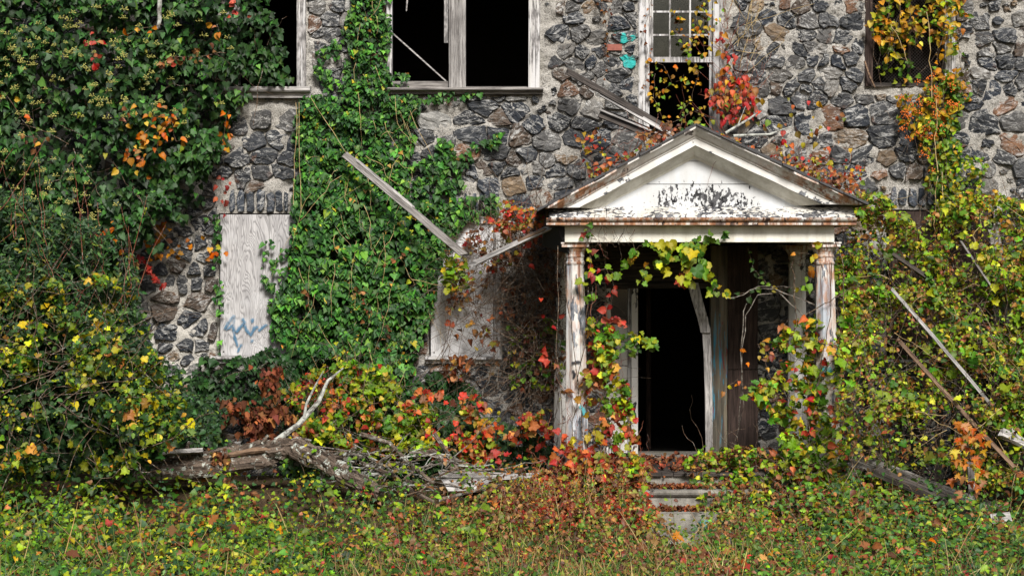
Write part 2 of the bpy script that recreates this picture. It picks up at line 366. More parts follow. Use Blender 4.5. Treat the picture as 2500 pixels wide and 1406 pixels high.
# ============================================================ the stone building
bld = thing('stone_building', 'derelict rubble stone building of dark fieldstones in pale mortar with empty windows', 'building', (0, .2, 0))
# openings in the wall, measured in the wall plane: u0,u1,v0,v1
OPEN = dict(upper_far=(560, 748, -130, 214), upper_double=(946, 1318, -130, 216), upper_sash=(1560, 1766, -130, 330), upper_wire=(2112, 2332, -130, 212),
            low_first=(535, 738, 521, 871), low_second=(1048, 1221, 532, 872), low_third=(2165, 2425, 512, 880), doorway=(1480, 1812, 596, 1117))
def rect_w(k):
    u0, u1, v0, v1 = OPEN[k]; a = W(u0, v1); b = W(u1, v0); return a.x, b.x, a.z, b.z
RECTS = {k: rect_w(k) for k in OPEN}
def in_open(x, z, pad=0.0):
    r = np.zeros(np.shape(x), bool)
    for x0, x1, z0, z1 in RECTS.values(): r |= (x > x0-pad) & (x < x1+pad) & (z > z0-pad) & (z < z1+pad)
    return r
WX0, WX1, WZ0, WZ1 = -9.0, 9.0, -.3, 7.6
def build_wall():
    xs = np.arange(WX0, WX1+.01, .032); zs = np.arange(WZ0, WZ1+.01, .032)
    for x0, x1, z0, z1 in RECTS.values():     # move the nearest grid line onto each edge of an opening
        for e in (x0, x1): xs[np.argmin(abs(xs-e))] = e
        for e in (z0, z1):
            if WZ0 < e < WZ1: zs[np.argmin(abs(zs-e))] = e
    X, Z = np.meshgrid(xs, zs, indexing='ij')
    Y = -.10*(fbm(X*5.5, Z*5.5, 4)-.5)-.07*(fbm(X*15+9, Z*15, 3)-.5)-.03*(fbm(X*1.2, Z*1.2, 2)-.5)
    n, m = X.shape; idx = np.arange(n*m).reshape(n, m)
    cx = (X[:-1, :-1]+X[1:, 1:])/2; cz = (Z[:-1, :-1]+Z[1:, 1:])/2
    keep = ~in_open(cx, cz)
    F = np.stack([idx[:-1, :-1], idx[1:, :-1], idx[1:, 1:], idx[:-1, 1:]], -1)[keep]
    V = np.stack([X, Y, Z], -1).reshape(-1, 3)
    mesh_obj('wall', np_mesh('wall', V, F, smooth_=True), bld, mat=M['mortar'])
    b = MB()     # rooms behind in near-black standing in for shade: inner wall faces stop short of the openings, floors, ceilings, back
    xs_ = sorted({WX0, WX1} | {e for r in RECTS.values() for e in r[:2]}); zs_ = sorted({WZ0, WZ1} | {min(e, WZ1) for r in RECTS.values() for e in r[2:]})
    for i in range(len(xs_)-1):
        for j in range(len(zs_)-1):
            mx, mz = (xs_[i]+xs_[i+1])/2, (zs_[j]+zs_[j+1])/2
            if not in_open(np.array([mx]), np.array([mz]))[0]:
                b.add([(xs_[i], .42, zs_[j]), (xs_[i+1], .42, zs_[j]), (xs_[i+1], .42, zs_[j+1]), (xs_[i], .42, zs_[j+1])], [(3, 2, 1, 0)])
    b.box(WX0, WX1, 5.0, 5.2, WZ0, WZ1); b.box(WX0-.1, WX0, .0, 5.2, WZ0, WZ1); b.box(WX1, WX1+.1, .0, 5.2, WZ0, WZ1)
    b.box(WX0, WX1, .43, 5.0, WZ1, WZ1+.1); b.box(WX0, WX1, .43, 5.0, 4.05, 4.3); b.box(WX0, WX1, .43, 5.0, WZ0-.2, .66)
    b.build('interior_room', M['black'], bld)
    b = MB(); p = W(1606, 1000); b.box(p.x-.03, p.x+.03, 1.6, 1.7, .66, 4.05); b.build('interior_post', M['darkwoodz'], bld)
build_wall()

# ------------------------------------------------------------ field stones
IVY_LEFT = [(-330, -160), (630, -160), (640, -80), (668, 60), (695, 130), (706, 205), (600, 218), (612, 252), (562, 300), (540, 380), (492, 440), (500, 480), (470, 528), (384, 528), (364, 560), (396, 600), (330, 640), (300, 720), (250, 770), (-330, 770)]
IVY_MID = [(868, -60), (945, -60), (940, 100), (945, 228), (1022, 238), (1006, 320), (992, 400), (1012, 470), (1072, 520), (1084, 600), (1056, 690), (1056, 770), (1022, 850), (1000, 960), (900, 940), (840, 860), (745, 884), (694, 842), (668, 800), (668, 740), (700, 660), (716, 520), (726, 400), (720, 292), (745, 232), (835, 228), (852, 120), (840, 50)]
RIGHT_MASS = [(2052, 600), (2090, 470), (2150, 470), (2180, 520), (2250, 540), (2330, 480), (2420, 480), (2560, 510), (2830, 520), (2830, 1190), (2400, 1190), (2280, 1130), (2150, 1140), (2056, 1110), (2036, 900), (2046, 700)]
YELLOW = [(-330, 690), (150, 680), (300, 690), (366, 760), (388, 860), (430, 960), (474, 1010), (440, 1070), (360, 1120), (250, 1160), (-330, 1210)]
def inpoly(u, v, poly):
    u = np.asarray(u, float); v = np.asarray(v, float); r = np.zeros(u.shape, bool); n = len(poly)
    for i in range(n):
        x1, y1 = poly[i]; x2, y2 = poly[(i+1) % n]
        if y1 == y2: continue
        c = ((y1 > v) != (y2 > v)) & (u < (x2-x1)*(v-y1)/(y2-y1)+x1); r ^= c
    return r
def px(x, z): return 1250+x*200, 703-(z-EYE)*200
LINTELS = [(558, 706, 462, 520), (1104, 1222, 468, 528), (2172, 2300, 458, 506)]
def in_lintel(u, v, pad=0):
    return any(a-pad < u < b+pad and c-pad < v < d+pad for a, b, c, d in LINTELS)
def clip(poly, p, n):
    out = []
    for i in range(len(poly)):
        a = poly[i]; b = poly[(i+1) % len(poly)]; da = (a[0]-p[0])*n[0]+(a[1]-p[1])*n[1]; db = (b[0]-p[0])*n[0]+(b[1]-p[1])*n[1]
        if da <= 0: out.append(a)
        if (da < 0) != (db < 0) and da != db:
            t = da/(da-db); out.append((a[0]+(b[0]-a[0])*t, a[1]+(b[1]-a[1])*t))
    return out
STONE_COLS = [((.026, .029, .034), 6), ((.045, .046, .048), 5), ((.016, .021, .030), 4), ((.085, .082, .078), 3), ((.14, .132, .12), 1.6), ((.085, .060, .042), 1.8), ((.15, .075, .038), 1.2), ((.20, .14, .085), 1.0), ((.24, .235, .22), 1.2)]
_sw = np.array([w for _, w in STONE_COLS]); _sw = _sw/_sw.sum()
def stone_col(rg):
    c = np.array(STONE_COLS[rg.choice(len(STONE_COLS), p=_sw)][0])*rg.uniform(.75, 1.3); return (*c, rg.random())
def stone_geo(poly, rg, out=.05):
    """polygon [(x,z)] -> verts, faces of one split stone standing proud of the mortar"""
    P = []
    n = len(poly)
    for i in range(n):      # cut corners, break edges
        a = np.array(poly[i]); b = np.array(poly[(i+1) % n]); L = np.linalg.norm(b-a)
        for t in ((.14, .5, .86) if L > .12 else (.25, .75)): P.append(a+(b-a)*t)
    P = np.array(P); c = P.mean(0); P = P+rg.normal(0, .009, P.shape)
    k = len(P); tx, tz = rg.normal(0, .13, 2); V = []; F = []
    def dep(q, base, j): return -(base+tx*(q[:, 0]-c[0])+tz*(q[:, 1]-c[1])+rg.normal(0, j, len(q)))
    rings = [(1.04, -.03, .002), (1.0, out*.4, .004), (.91, out*.95, .005), (.5, out*1.08, .007)]
    for s, d, j in rings:
        q = c+(P-c)*s; V += [(x, y, z) for (x, z), y in zip(q, dep(q, d, j))]
    V.append((c[0], -(out*1.15+rg.normal(0, .008)), c[1]))
    for r in range(len(rings)-1):
        for i in range(k):
            i2 = (i+1) % k; F.append((r*k+i, r*k+i2, (r+1)*k+i2, (r+1)*k+i))
    b0 = (len(rings)-1)*k
    for i in range(k): F.append((b0+i, b0+(i+1) % k, len(rings)*k))
    return V, F
def build_stones():
    rg = np.random.default_rng(21); sites = []
    z = WZ0-.1
    while z < 7.0:
        h = rg.choice([rg.uniform(.09, .15), rg.uniform(.15, .25)], p=[.42, .58]); x = -8.2+rg.uniform(0, .3)
        while x < 8.2:
            w = h*rg.uniform(.75, 2.3); sites.append((x+w/2+rg.normal(0, .025), z+h/2+rg.normal(0, h*.22))); x += w
        z += h
    sites = np.array(sites); stones = []
    for i, (x, zz) in enumerate(sites):
        u, v = px(x, zz)
        if in_lintel(u, v, 12): continue
        r = .30; poly = [(x-r, zz-r*.8), (x+r, zz-r*.8), (x+r, zz+r*.8), (x-r, zz+r*.8)]
        d = sites-sites[i]; near = np.where((abs(d[:, 0]) < .75) & (abs(d[:, 1]) < .7))[0]
        for j in near:
            if j == i: continue
            mx = (sites[j]+sites[i])/2; nn = d[j]*np.array([.8, 1.25]); nn = nn/np.linalg.norm(nn)
            poly = clip(poly, mx-nn*rg.uniform(.0, .012), nn)
            if len(poly) < 3: break
        if len(poly) < 3: continue
        for x0, x1, z0, z1 in RECTS.values():       # trim against openings
            for cond, p, nn in (((zz > z0-.02) & (zz < z1+.02) & (x < x0), (x0-.015, zz), (1, 0)), ((zz > z0-.02) & (zz < z1+.02) & (x > x1), (x1+.015, zz), (-1, 0)),
                                ((x > x0-.05) & (x < x1+.05) & (zz < z0), (x, z0-.10), (0, 1)), ((x > x0-.05) & (x < x1+.05) & (zz > z1), (x, z1+.02), (0, -1))):
                if cond: poly = clip(poly, p, nn)
        if len(poly) < 3 or in_open(np.array([x]), np.array([zz]))[0]: continue
        P = np.array(poly); c = P.mean(0); sh = rg.uniform(.94, 1.04)
        if u < 560: sh *= .88                     # wide joints at the far left
        if rg.random() < .03: continue            # buried under mortar
        if 1318 < u < 1352 and v < 250 or (560 < u < 760 and 240 < v < 285) or (1040 < u < 1330 and 234 < v < 258) or (u > 2390 and v < 60 and rg.random() < .6): continue
        P = c+(P-c)*sh; ext = np.ptp(P, 0)
        if ext.min() < .04: continue
        area = .5*abs(np.dot(P[:, 0], np.roll(P[:, 1], 1))-np.dot(P[:, 1], np.roll(P[:, 0], 1)))
        hid = bool(inpoly([u], [v], IVY_LEFT)[0] or inpoly([u], [v], IVY_MID)[0] or inpoly([u], [v], RIGHT_MASS)[0] or inpoly([u], [v], YELLOW)[0] or u < 0 or u > 2500 or v < -20 or v > 1000)
        hid = hid or (1300 < u < 2060 and 360 < v < 600) or (1240 < u < 2060 and v > 590)
        if u < -360 or u > 2860: continue
        stones.append((area, hid, [tuple(q) for q in P], u, v))
    # smaller stones wedged wherever the big ones leave a wide joint
    G = .012; nx, nz = int(16.4/G), int(7.1/G); occ = np.zeros((nx, nz), bool); gx = -8.2+G*(np.arange(nx)+.5); gz = -.1+G*(np.arange(nz)+.5)
    def mark(P):
        P = np.array(P); i0, i1 = np.clip(((P[:, 0].min()+8.2)/G, (P[:, 0].max()+8.2)/G+1), 0, nx).astype(int); j0, j1 = np.clip(((P[:, 1].min()+.1)/G, (P[:, 1].max()+.1)/G+1), 0, nz).astype(int)
        A, B = np.meshgrid(gx[i0:i1], gz[j0:j1], indexing='ij'); occ[i0:i1, j0:j1] |= inpoly(A, B, [tuple(q) for q in P])
    for s in stones: mark(s[2])
    A, B = np.meshgrid(gx, gz, indexing='ij'); occ |= in_open(A, B, .03)
    for r_try in (.13, .10, .075, .055, .042, .032):
        for _ in range(3400):
            x, zz = rg.uniform(-8, 8), rg.uniform(.3, 6.8); u, v = px(x, zz); asp = rg.uniform(1.0, 1.7); rx, rz = r_try*asp**.5, r_try/asp**.5
            if in_lintel(u, v, 14) or (1318 < u < 1346 and v < 250) or (v < 285 and v > 240 and 560 < u < 760): continue
            i0, i1 = int((x-rx+8.2)/G), int((x+rx+8.2)/G)+1; j0, j1 = int((zz-rz+.1)/G), int((zz+rz+.1)/G)+1
            if i0 < 0 or j0 < 0 or i1 >= nx or j1 >= nz or occ[i0:i1, j0:j1].any(): continue
            n = rg.integers(5, 8); ph = rg.uniform(0, 6); poly = [(x+rx*.95*math.cos(ph+2*math.pi*k/n+rg.normal(0, .12)), zz+rz*.95*math.sin(ph+2*math.pi*k/n+rg.normal(0, .12))) for k in range(n)]
            mark(poly); P = np.array(poly); hid = bool(inpoly([u], [v], IVY_LEFT)[0] or inpoly([u], [v], IVY_MID)[0] or inpoly([u], [v], RIGHT_MASS)[0] or inpoly([u], [v], YELLOW)[0] or u < 0 or u > 2500 or v < -20 or v > 1000) or (1300 < u < 2060 and 360 < v < 600) or (1240 < u < 2060 and v > 590)
            stones.append((3*rx*rz, hid, poly, u, v))
    vis = sorted([s for s in stones if not s[1]], key=lambda s: -s[0]); own = vis[:292]; rest = vis[292:]+[s for s in stones if s[1]]
    painted = [min(range(len(own)), key=lambda i: math.hypot(own[i][3]-a, own[i][4]-b)) for a, b in ((1515, 84), (1524, 140))]
    for i, s in enumerate(own):
        V, F = stone_geo(s[2], rg, rg.uniform(.016, .05)); me = bpy.data.meshes.new('stone'); me.from_pydata(V, [], F); me.update()
        a = me.color_attributes.new('Col', 'FLOAT_COLOR', 'POINT'); a.data.foreach_set('color', np.tile(np.array(stone_col(rg), np.float32), len(V)))
        o = mesh_obj('stone', me, bld, mat=M['pstone' if i in painted else 'stone'])
        if i in painted: o['label'] = 'stone splashed with turquoise paint'
    V = []; F = []; C = []
    for s in rest:
        v, f = stone_geo(s[2], rg, rg.uniform(.016, .05)); n = len(V); V += v; F += [tuple(i+n for i in q) for q in f]; C += [stone_col(rg)]*len(v)
    for k in range(420):    # chips pressed into the joints
        x, zz = rg.uniform(-6.3, 6.3), rg.uniform(.4, 6.3)
        if in_open(np.array([x]), np.array([zz]), .05)[0]: continue
        r = rg.uniform(.018, .04); q = [(x+r*math.cos(a)*rg.uniform(.8, 1.6), zz+r*math.sin(a)*rg.uniform(.6, 1)) for a in np.arange(0, 6.2, 1.26)]
        v, f = stone_geo(q, rg, .012); n = len(V); V += v; F += [tuple(i+n for i in e) for e in f]; C += [stone_col(rg)]*len(v)
    me = bpy.data.meshes.new('stones'); me.from_pydata(V, [], F); me.update()
    a = me.color_attributes.new('Col', 'FLOAT_COLOR', 'POINT'); a.data.foreach_set('color', np.array(C, np.float32).ravel())
    tag(mesh_obj('small_stones', me, bld, mat=M['stone']), kind='stuff')
    for u0, u1, v0, v1 in LINTELS:       # upright stones over the low windows
        u = u0
        while u < u1-8:
            w = rg.uniform(17, 25); a, b = W(u+2.5, v1-rg.uniform(0, 4)), W(min(u+w, u1)-2.5, v0+rg.uniform(0, 6))
            q = [(a.x, a.z), (b.x, a.z), (b.x+rg.normal(0, .008), b.z), (a.x+rg.normal(0, .008), b.z)]
            V, F = stone_geo(q, rg, .045); me = bpy.data.meshes.new('lintel_stone'); me.from_pydata(V, [], F); me.update()
            c = np.array(stone_col(rg)); c[:3] = np.array((.05, .062, .082))*rg.uniform(.7, 1.3)
            at = me.color_attributes.new('Col', 'FLOAT_COLOR', 'POINT'); at.data.foreach_set('color', np.tile(c.astype(np.float32), len(V)))
            mesh_obj('lintel_stone', me, bld, mat=M['stone']); u += w
    b = MB(); p0, p1 = W(1482, 125), W(1518, 110); b.box(p0.x, p1.x, -.06, .02, p0.z, p1.z); b.build('brick', M['brick'], bld)
build_stones()

# ------------------------------------------------------------ windows
def ubox(b, u0, u1, v0, v1, y0, y1):
    a = W(u0, v1); c = W(u1, v0); b.box(a.x, c.x, y0, y1, a.z, c.z)
def sill(win, u0, u1, v0, v1, proj, mat):
    a, c = W(u0, v1), W(u1, v0); h = c.z-a.z; b = MB()
    b.prism_x([(.02, a.z), (-proj*.55, a.z), (-proj*.6, a.z+h*.42), (-proj*.92, a.z+h*.5), (-proj, a.z+h*.62), (-proj, a.z+h*.85), (-proj*.95, a.z+h*.93), (.08, c.z+.012)], a.x, c.x)
    b.build('sill', M[mat], win)
def jamb(win, name, u0, u1, v0, v1, y0, y1, mat, tilt=0.0):
    """an upright of a window: flat face with a raised inner bead"""
    b = MB(); ubox(b, u0, u1, v0, v1, y0, y1); w = u1-u0
    ubox(b, u0+w*.62, u0+w*.80, v0, v1, y0-.014, y0-.001); ubox(b, u0+w*.10, u0+w*.22, v0, v1, y0-.008, y0-.0005)
    o = b.build(name, M[mat], win)
    if tilt:
        p = W((u0+u1)/2, v1, y0); o.matrix_basis = Matrix.Translation(p) @ Matrix.Rotation(tilt, 4, 'Y') @ Matrix.Translation(-p)
    return o
def part_empty(name, loc):
    o = bpy.data.objects.new(name, None); o.empty_display_size = .1; o.location = loc; return link(o, bld)
def reveal(k, par):       # the thickness of the wall round an opening
    x0, x1, z0, z1 = RECTS[k]; b = MB(); c = [(x0, z0), (x1, z0), (x1, z1), (x0, z1)]
    vs = [(x, -.02, z) for x, z in c]+[(x, .42, z) for x, z in c]; b.add(vs, [(i, (i+1) % 4, (i+1) % 4+4, i+4) for i in range(4)]); b.build('reveal', M['mortar'], par)
def window(k): a = W((OPEN[k][0]+OPEN[k][1])/2, OPEN[k][3]); w = part_empty('window', a); reveal(k, w); return w
w1 = window('upper_far')
jamb(w1, 'frame_post', 724, 747, -130, 213, .02, .14, 'trimpaint'); jamb(w1, 'frame_post', 562, 584, -130, 213, .02, .14, 'trimpaint'); sill(w1, 552, 760, 213, 241, .17, 'palewood')
w2 = window('upper_double')
jamb(w2, 'frame_post', 944, 957, -130, 216, -.03, .14, 'trimpaint'); jamb(w2, 'mullion', 1096, 1137, -130, 217, -.01, .12, 'woodz'); jamb(w2, 'frame_post', 1290, 1318, -130, 217, -.01, .14, 'trimpaint', R(.25))
sill(w2, 934, 1326, 216, 232, .15, 'wood')
b = MB(); ubox(b, 957, 1094, 198, 215, .04, .09); b.build('bottom_rail', M['wood'], w2)
b = MB(); a, c = W(1137, 216), W(1290, 209); b.prism_x([(.03, a.z), (.08, a.z), (.08, a.z+.03), (.03, a.z+.02)], a.x, c.x); b.build('bottom_rail', M['wood'], w2)
b = MB(); ubox(b, 1084, 1094, -130, 104, .05, .08); b.build('sash_stile', M['trimpaint'], w2)
b = MB(); b.tube([W(954, 78, .03), W(1020, 137, .05), W(1089, 199, .07)], [.011, .012, .011], 4); b.build('broken_muntin', M['palewood'], w2)
b = MB(); b.tube([W(996, -60, .08), W(994, 0, .06), W(992, 28, .05)], [.012, .012, .008], 4); b.build('broken_muntin', M['palewood'], w2)
w3 = window('upper_sash')
jamb(w3, 'frame_post', 1559, 1585, -130, 320, -.02, .14, 'trimpaint'); jamb(w3, 'frame_post', 1741, 1766, -130, 330, -.02, .14, 'trimpaint')
b = MB(); ubox(b, 1585, 1741, 139, 152, .03, .075); b.build('meeting_rail', M['trimpaint'], w3)
for u in (1585, 1731): b = MB(); ubox(b, u, u+10, -130, 138.5, .032, .073); b.build('sash_stile', M['trimpaint'], w3)
b = MB(); ubox(b, 1733, 1741, 153, 330, .06, .1); b.build('sash_stile', M['trimpaint'], w3)
for u in (1634, 1683): b = MB(); ubox(b, u, u+4.5, -130, 138.5, .034, .066); b.build('muntin', M['trimpaint'], w3)
for v in (-30, 26, 83):
    for (p, q) in ((1595, 1634), (1638.5, 1683), (1687.5, 1731)): b = MB(); ubox(b, p, q, v, v+4.5, .036, .064); b.build('muntin', M['trimpaint'], w3)
for (p, q) in ((1595, 1634), (1638.5, 1683), (1687.5, 1731)):
    for (r, s) in ((-25.5, 26), (30.5, 83), (87.5, 138.5)):
        if (p, r) == (1687.5, 87.5): continue
        b = MB(); ubox(b, p, q, r, s, .048, .052); b.build('pane', M['glass'], w3)
w4 = window('upper_wire')
jamb(w4, 'frame_post', 2112, 2130, -130, 211, -.02, .14, 'darkwoodz'); jamb(w4, 'frame_post', 2306, 2331, -130, 205, -.03, .14, 'trimpaint')
b = MB(); ubox(b, 2130, 2306, 202, 213, .02, .1); b.build('bottom_rail', M['darkwood'], w4)
b = MB()
for k in range(-26, 27):
    for sg in (-1, 1):
        c = 2218+k*8.0
        pts = []
        for t in np.linspace(0, 1, 2):
            pass
        u_a, v_a, u_b, v_b = c-sg*165, -130, c+sg*165, 202
        f0 = max(0, min(1, ((2130 if sg > 0 else 2306)-u_a)/(u_b-u_a))); f1 = max(0, min(1, ((2306 if sg > 0 else 2130)-u_a)/(u_b-u_a)))
        if f1-f0 > .02: b.tube([W(u_a+(u_b-u_a)*f0, v_a+(v_b-v_a)*f0, .06+.004*sg), W(u_a+(u_b-u_a)*f1, v_a+(v_b-v_a)*f1, .06+.004*sg)], .0022, 3)
b.build('wire_screen', M['wire'], w4)
b = MB(); ubox(b, 2220, 2228, -130, 202, .09, .13); b.build('muntin', M['darkwoodz'], w4)
b = MB(); b.tube([W(2111, 150, -.08), W(2122, 185, -.10), W(2136, 214, -.06)], [.012, .016, .01], 4); b.build('split_trim', M['brownwood'], w4)
def boarded(k, ub, mat, head=None, sl=None):
    w = window(k); u0, u1, v0, v1 = ub
    nx = 7; nz = 13; V = []; a, c = W(u0, v1), W(u1, v0)
    b = MB()     # a sheet a little warped
    for side, y in ((0, .0), (1, .014)):
        for j in range(nz):
            for i in range(nx):
                x = a.x+(c.x-a.x)*i/(nx-1); z = a.z+(c.z-a.z)*j/(nz-1)
                V.append((x, y+.012*math.sin(3*i/nx+5*j/nz)-.006, z))
    F = []
    for j in range(nz-1):
        for i in range(nx-1):
            q = j*nx+i; F += [(q, q+1, q+nx+1, q+nx), tuple(p+nx*nz for p in (q+nx, q+nx+1, q+1, q))]
    rim = [i for i in range(nx)]+[j*nx+nx-1 for j in range(1, nz)]+[(nz-1)*nx+i for i in range(nx-2, -1, -1)]+[j*nx for j in range(nz-2, 0, -1)]
    for i in range(len(rim)): p, q = rim[i], rim[(i+1) % len(rim)]; F.append((q, p, p+nx*nz, q+nx*nz))
    b.add(V, F); bd = b.build('board', M[mat], w, smooth_=False)
    for (u, v) in ((u0+8, v0+8), (u1-8, v0+8), (u0+8, (v0+v1)/2), (u1-8, (v0+v1)/2), (u0+8, v1-10), (u1-8, v1-10), ((u0+u1)/2, v0+8)):
        n = MB(); p = W(u, v); n.lathe([(.009, 0), (.009, .006), (.004, .009)], 8)
        n.build('nail_head', M['wire'], w, matrix=Matrix.Translation((p.x, -.004, p.z)) @ Matrix.Rotation(R(90), 4, 'X'))
    if head: b = MB(); ubox(b, *head, -.035, .05); ubox(b, head[0]-4, head[1]+4, head[2]-4, head[2]-.5, -.05, .05); b.build('head_trim', M['trimpaint'], w)
    if sl: sill(w, *sl, .13, 'trimpaint')
    return w, bd
w5, board5 = boarded('low_first', (538, 736, 524, 868), 'ply', None, (516, 752, 868, 886))
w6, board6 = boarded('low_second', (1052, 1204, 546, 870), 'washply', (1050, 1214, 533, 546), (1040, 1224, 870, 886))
jamb(w6, 'frame_post', 1205, 1221, 540, 870, -.03, .1, 'trimpaint')
w7, board7 = boarded('low_third', (2170, 2420, 516, 876), 'darkwoodz', None, (2156, 2432, 878, 892))
# blue spray tag on the board, flat paint strokes laid on the sheet
def stroke(name, pts, w, mat, parent, Y, lift=0.0):
    P = [W(u, v, Y) for u, v in pts]; Q = []
    for i in range(len(P)-1):
        for t in (0, .33, .67): Q.append(P[i].lerp(P[i+1], t))
    Q.append(P[-1]); b = MB(); n = len(Q); vs = []
    for i, p in enumerate(Q):
        d = Q[min(i+1, n-1)]-Q[max(i-1, 0)]; nn = Vector((-d.z, 0, d.x)); nn.normalize(); ww = w*S(Y)*(.45+.1*math.sin(i*2.3))*(1 if 0 < i < n-1 else .6)
        vs += [p+nn*ww*1.7, p, p-nn*ww*1.7]
    vs = [v+Vector((0, -lift, 0)) for v in vs]
    b.add(vs, [q for i in range(n-1) for q in ((3*i, 3*i+1, 3*i+4, 3*i+3), (3*i+1, 3*i+2, 3*i+5, 3*i+4))]); b.c = [((0, 0, 0) if k % 3 != 1 or k in (1, 3*n-2) else (.85, .85, .85)) for k in range(3*n)]; return b.build(name, M[mat], parent)
for pts, w_ in (([(574, 768), (566, 778), (556, 790), (548, 806)], 8), ([(548, 806), (560, 800), (572, 790)], 6), ([(590, 776), (598, 786), (584, 802), (574, 814)], 8), ([(572, 770), (570, 800), (574, 826), (582, 848)], 7), ([(594, 788), (603, 806), (612, 818), (622, 800), (632, 796)], 8),
                ([(616, 775), (617, 790)], 9), ([(592, 838), (584, 850), (580, 862)], 6), ([(616, 826), (614, 838)], 8), ([(630, 810), (640, 800), (655, 790)], 7), ([(690, 780), (694, 800)], 7)):
    stroke('graffiti_stroke', pts, w_, 'blue', w5, -.006, .012)

# ============================================================ doorway
dr = part_empty('doorway', W(1640, 1117, .05)); reveal('doorway', dr)
b = MB(); ubox(b, 1480, 1790, 600, 640, .05, .12); b.build('over_door_panel', M['darkwood'], dr)  # both panels coloured dark to carry the shade inside the porch
b = MB(); ubox(b, 1480, 1790, 642, 688, .06, .12); b.build('over_door_panel', M['darkwood'], dr)
b = MB(); ubox(b, 1480, 1734, 690, 704, .01, .12); ubox(b, 1480, 1734, 694, 699, -.008, .009); b.build('transom_bar', M['darkwood'], dr)
b = MB(); ubox(b, 1481, 1491, 704, 1112, .02, .12); b.build('side_post', M['paint'], dr)
for v0, v1 in ((792, 834), (836, 892), (894, 950), (952, 1016), (1018, 1106)):
    b = MB(); ubox(b, 1491.5, 1533, v0, v1, .06, .10); ubox(b, 1497, 1528, v0+5, v1-5, .052, .059); b.build('side_panel', M['paint'], dr)
b = MB(); ubox(b, 1491.5, 1533, 706, 790, .08, .085); b.build('side_pane', M['glass'], dr)
b = MB(); ubox(b, 1533.5, 1541, 704, 1112, .03, .12); b.build('jamb_bead', M['trimpaint'], dr)
b = MB(); ubox(b, 1541.5, 1557, 704, 1114, -.03, .14); b.build('door_jamb', M['paint'], dr)
b = MB(); ubox(b, 1734.5, 1775, 600, 1116, -.06, .12); b.build('door_post', M['gpost'], dr)
b = MB(); ubox(b, 1775.5, 1848, 600, 900, -.09, -.05); b.build('wall_panel', M['darkwoodz'], dr)
b = MB(); ubox(b, 1775.5, 1848, 902, 1116, -.10, -.05); b.build('wall_panel', M['darkwoodz'], dr)
b = MB(); ubox(b, 1545, 1740, 1108, 1118, -.12, .42); b.build('threshold', M['conc'], dr)

# ============================================================ portico
YF = -1.80
port = thing('entrance_portico', 'peeling white wooden porch with triangular gable on slender columns over the doorway', 'porch', (2.12, -1.0, .4))
FZ = .69
def floorboards():
    b = MB(); b.box(.42, 3.88, -1.98, -.06, .05, FZ-.045); b.build('porch_base', M['conc'], port)
    x = .40
    while x < 3.88:
        w = .128; b = MB(); b.box(x, min(x+w-.006, 3.9), -2.03+random.uniform(-.02, .02), -.05, FZ-.04, FZ+random.uniform(-.006, .006)); b.build('floor_plank', M['darkwood'], port); x += w
floorboards()
def column(cx, cy, z0, z1, rb, rt, mat, lean=0.0):
    o = bpy.data.objects.new('column', None); o.empty_display_size = .1; o.location = (cx, cy, z0); link(o, port)
    H = z1-z0; b = MB(); n = 10       # coopered shaft of eight tapered staves
    for k in range(8):
        a0 = R(22.5)+k*R(45)+R(.9); a1 = a0+R(45)-R(1.8); vs = []
        for j in range(n+1):
            t = j/n; r = rb+(rt-rb)*(t**1.25); r = r/math.cos(R(22.5)); z = z0+.10+(H-.10-.20)*t
            for a, rr in ((a0, r), (a1, r), (a1, r-.03), (a0, r-.03)): vs.append((cx+rr*math.cos(a), cy+rr*math.sin(a), z))
        fs = []
        for j in range(n):
            for e in range(4): e2 = (e+1) % 4; fs.append((j*4+e, j*4+e2, (j+1)*4+e2, (j+1)*4+e))
        b.add(vs, fs+[(3, 2, 1, 0), tuple(n*4+e for e in range(4))])
    parts = [b.build('shaft', M[mat], o)]
    b = MB(); b.lathe([(rb*1.32, z0), (rb*1.36, z0+.03), (rb*1.32, z0+.06), (rb*1.15, z0+.08), (rb*1.12, z0+.1)], 20, cx, cy); parts.append(b.build('column_base', M['colp'], o, True))
    b = MB(); zt = z1-.2
    b.lathe([(rt*1.0, zt-.05), (rt*1.14, zt-.045), (rt*1.16, zt-.025), (rt*1.04, zt-.015), (rt*1.02, zt+.03), (rt*1.12, zt+.035), (rt*1.13, zt+.055), (rt*1.08, zt+.06), (rt*1.16, zt+.09), (rt*1.40, zt+.128), (rt*1.46, zt+.145)], 24, cx, cy)
    parts.append(b.build('capital', M['crown'], o, False))
    b = MB(); r = rt*1.62; b.box(cx-r, cx+r, cy-r, cy+r, z1-.054, z1-.018); b.box(cx-r*1.06, cx+r*1.06, cy-r*1.06, cy+r*1.06, z1-.0175, z1-.001); parts.append(b.build('abacus', M['crown'], o))
    if lean:
        piv = Vector((cx, cy, z1)); mt = Matrix.Translation(piv) @ Matrix.Rotation(lean, 4, 'Y') @ Matrix.Translation(-piv)
        for p in parts: p.matrix_basis = mt
    return o
BZ0 = W(0, 592, YF).z
cl = W(1404, 0, YF).x; cr = W(2012, 0, YF).x
c1 = column(cl, YF, FZ, BZ0, .128, .095, 'colp', R(-.5)); c2 = column(cr, YF, FZ, BZ0, .132, .098, 'colp', R(-1.0))
c3 = column(W(1376, 0, -.25).x, -.25, FZ, BZ0, .120, .095, 'paint'); c4 = column(W(1946, 0, -.25).x, -.25, FZ, BZ0, .120, .095, 'paint')
stroke('paint_mark', [(1394, 888), (1405, 884), (1420, 883)], 7, 'ink', c1, YF-.135); stroke('paint_mark', [(1396, 902), (1403, 912), (1400, 926)], 7, 'ink', c1, YF-.135)
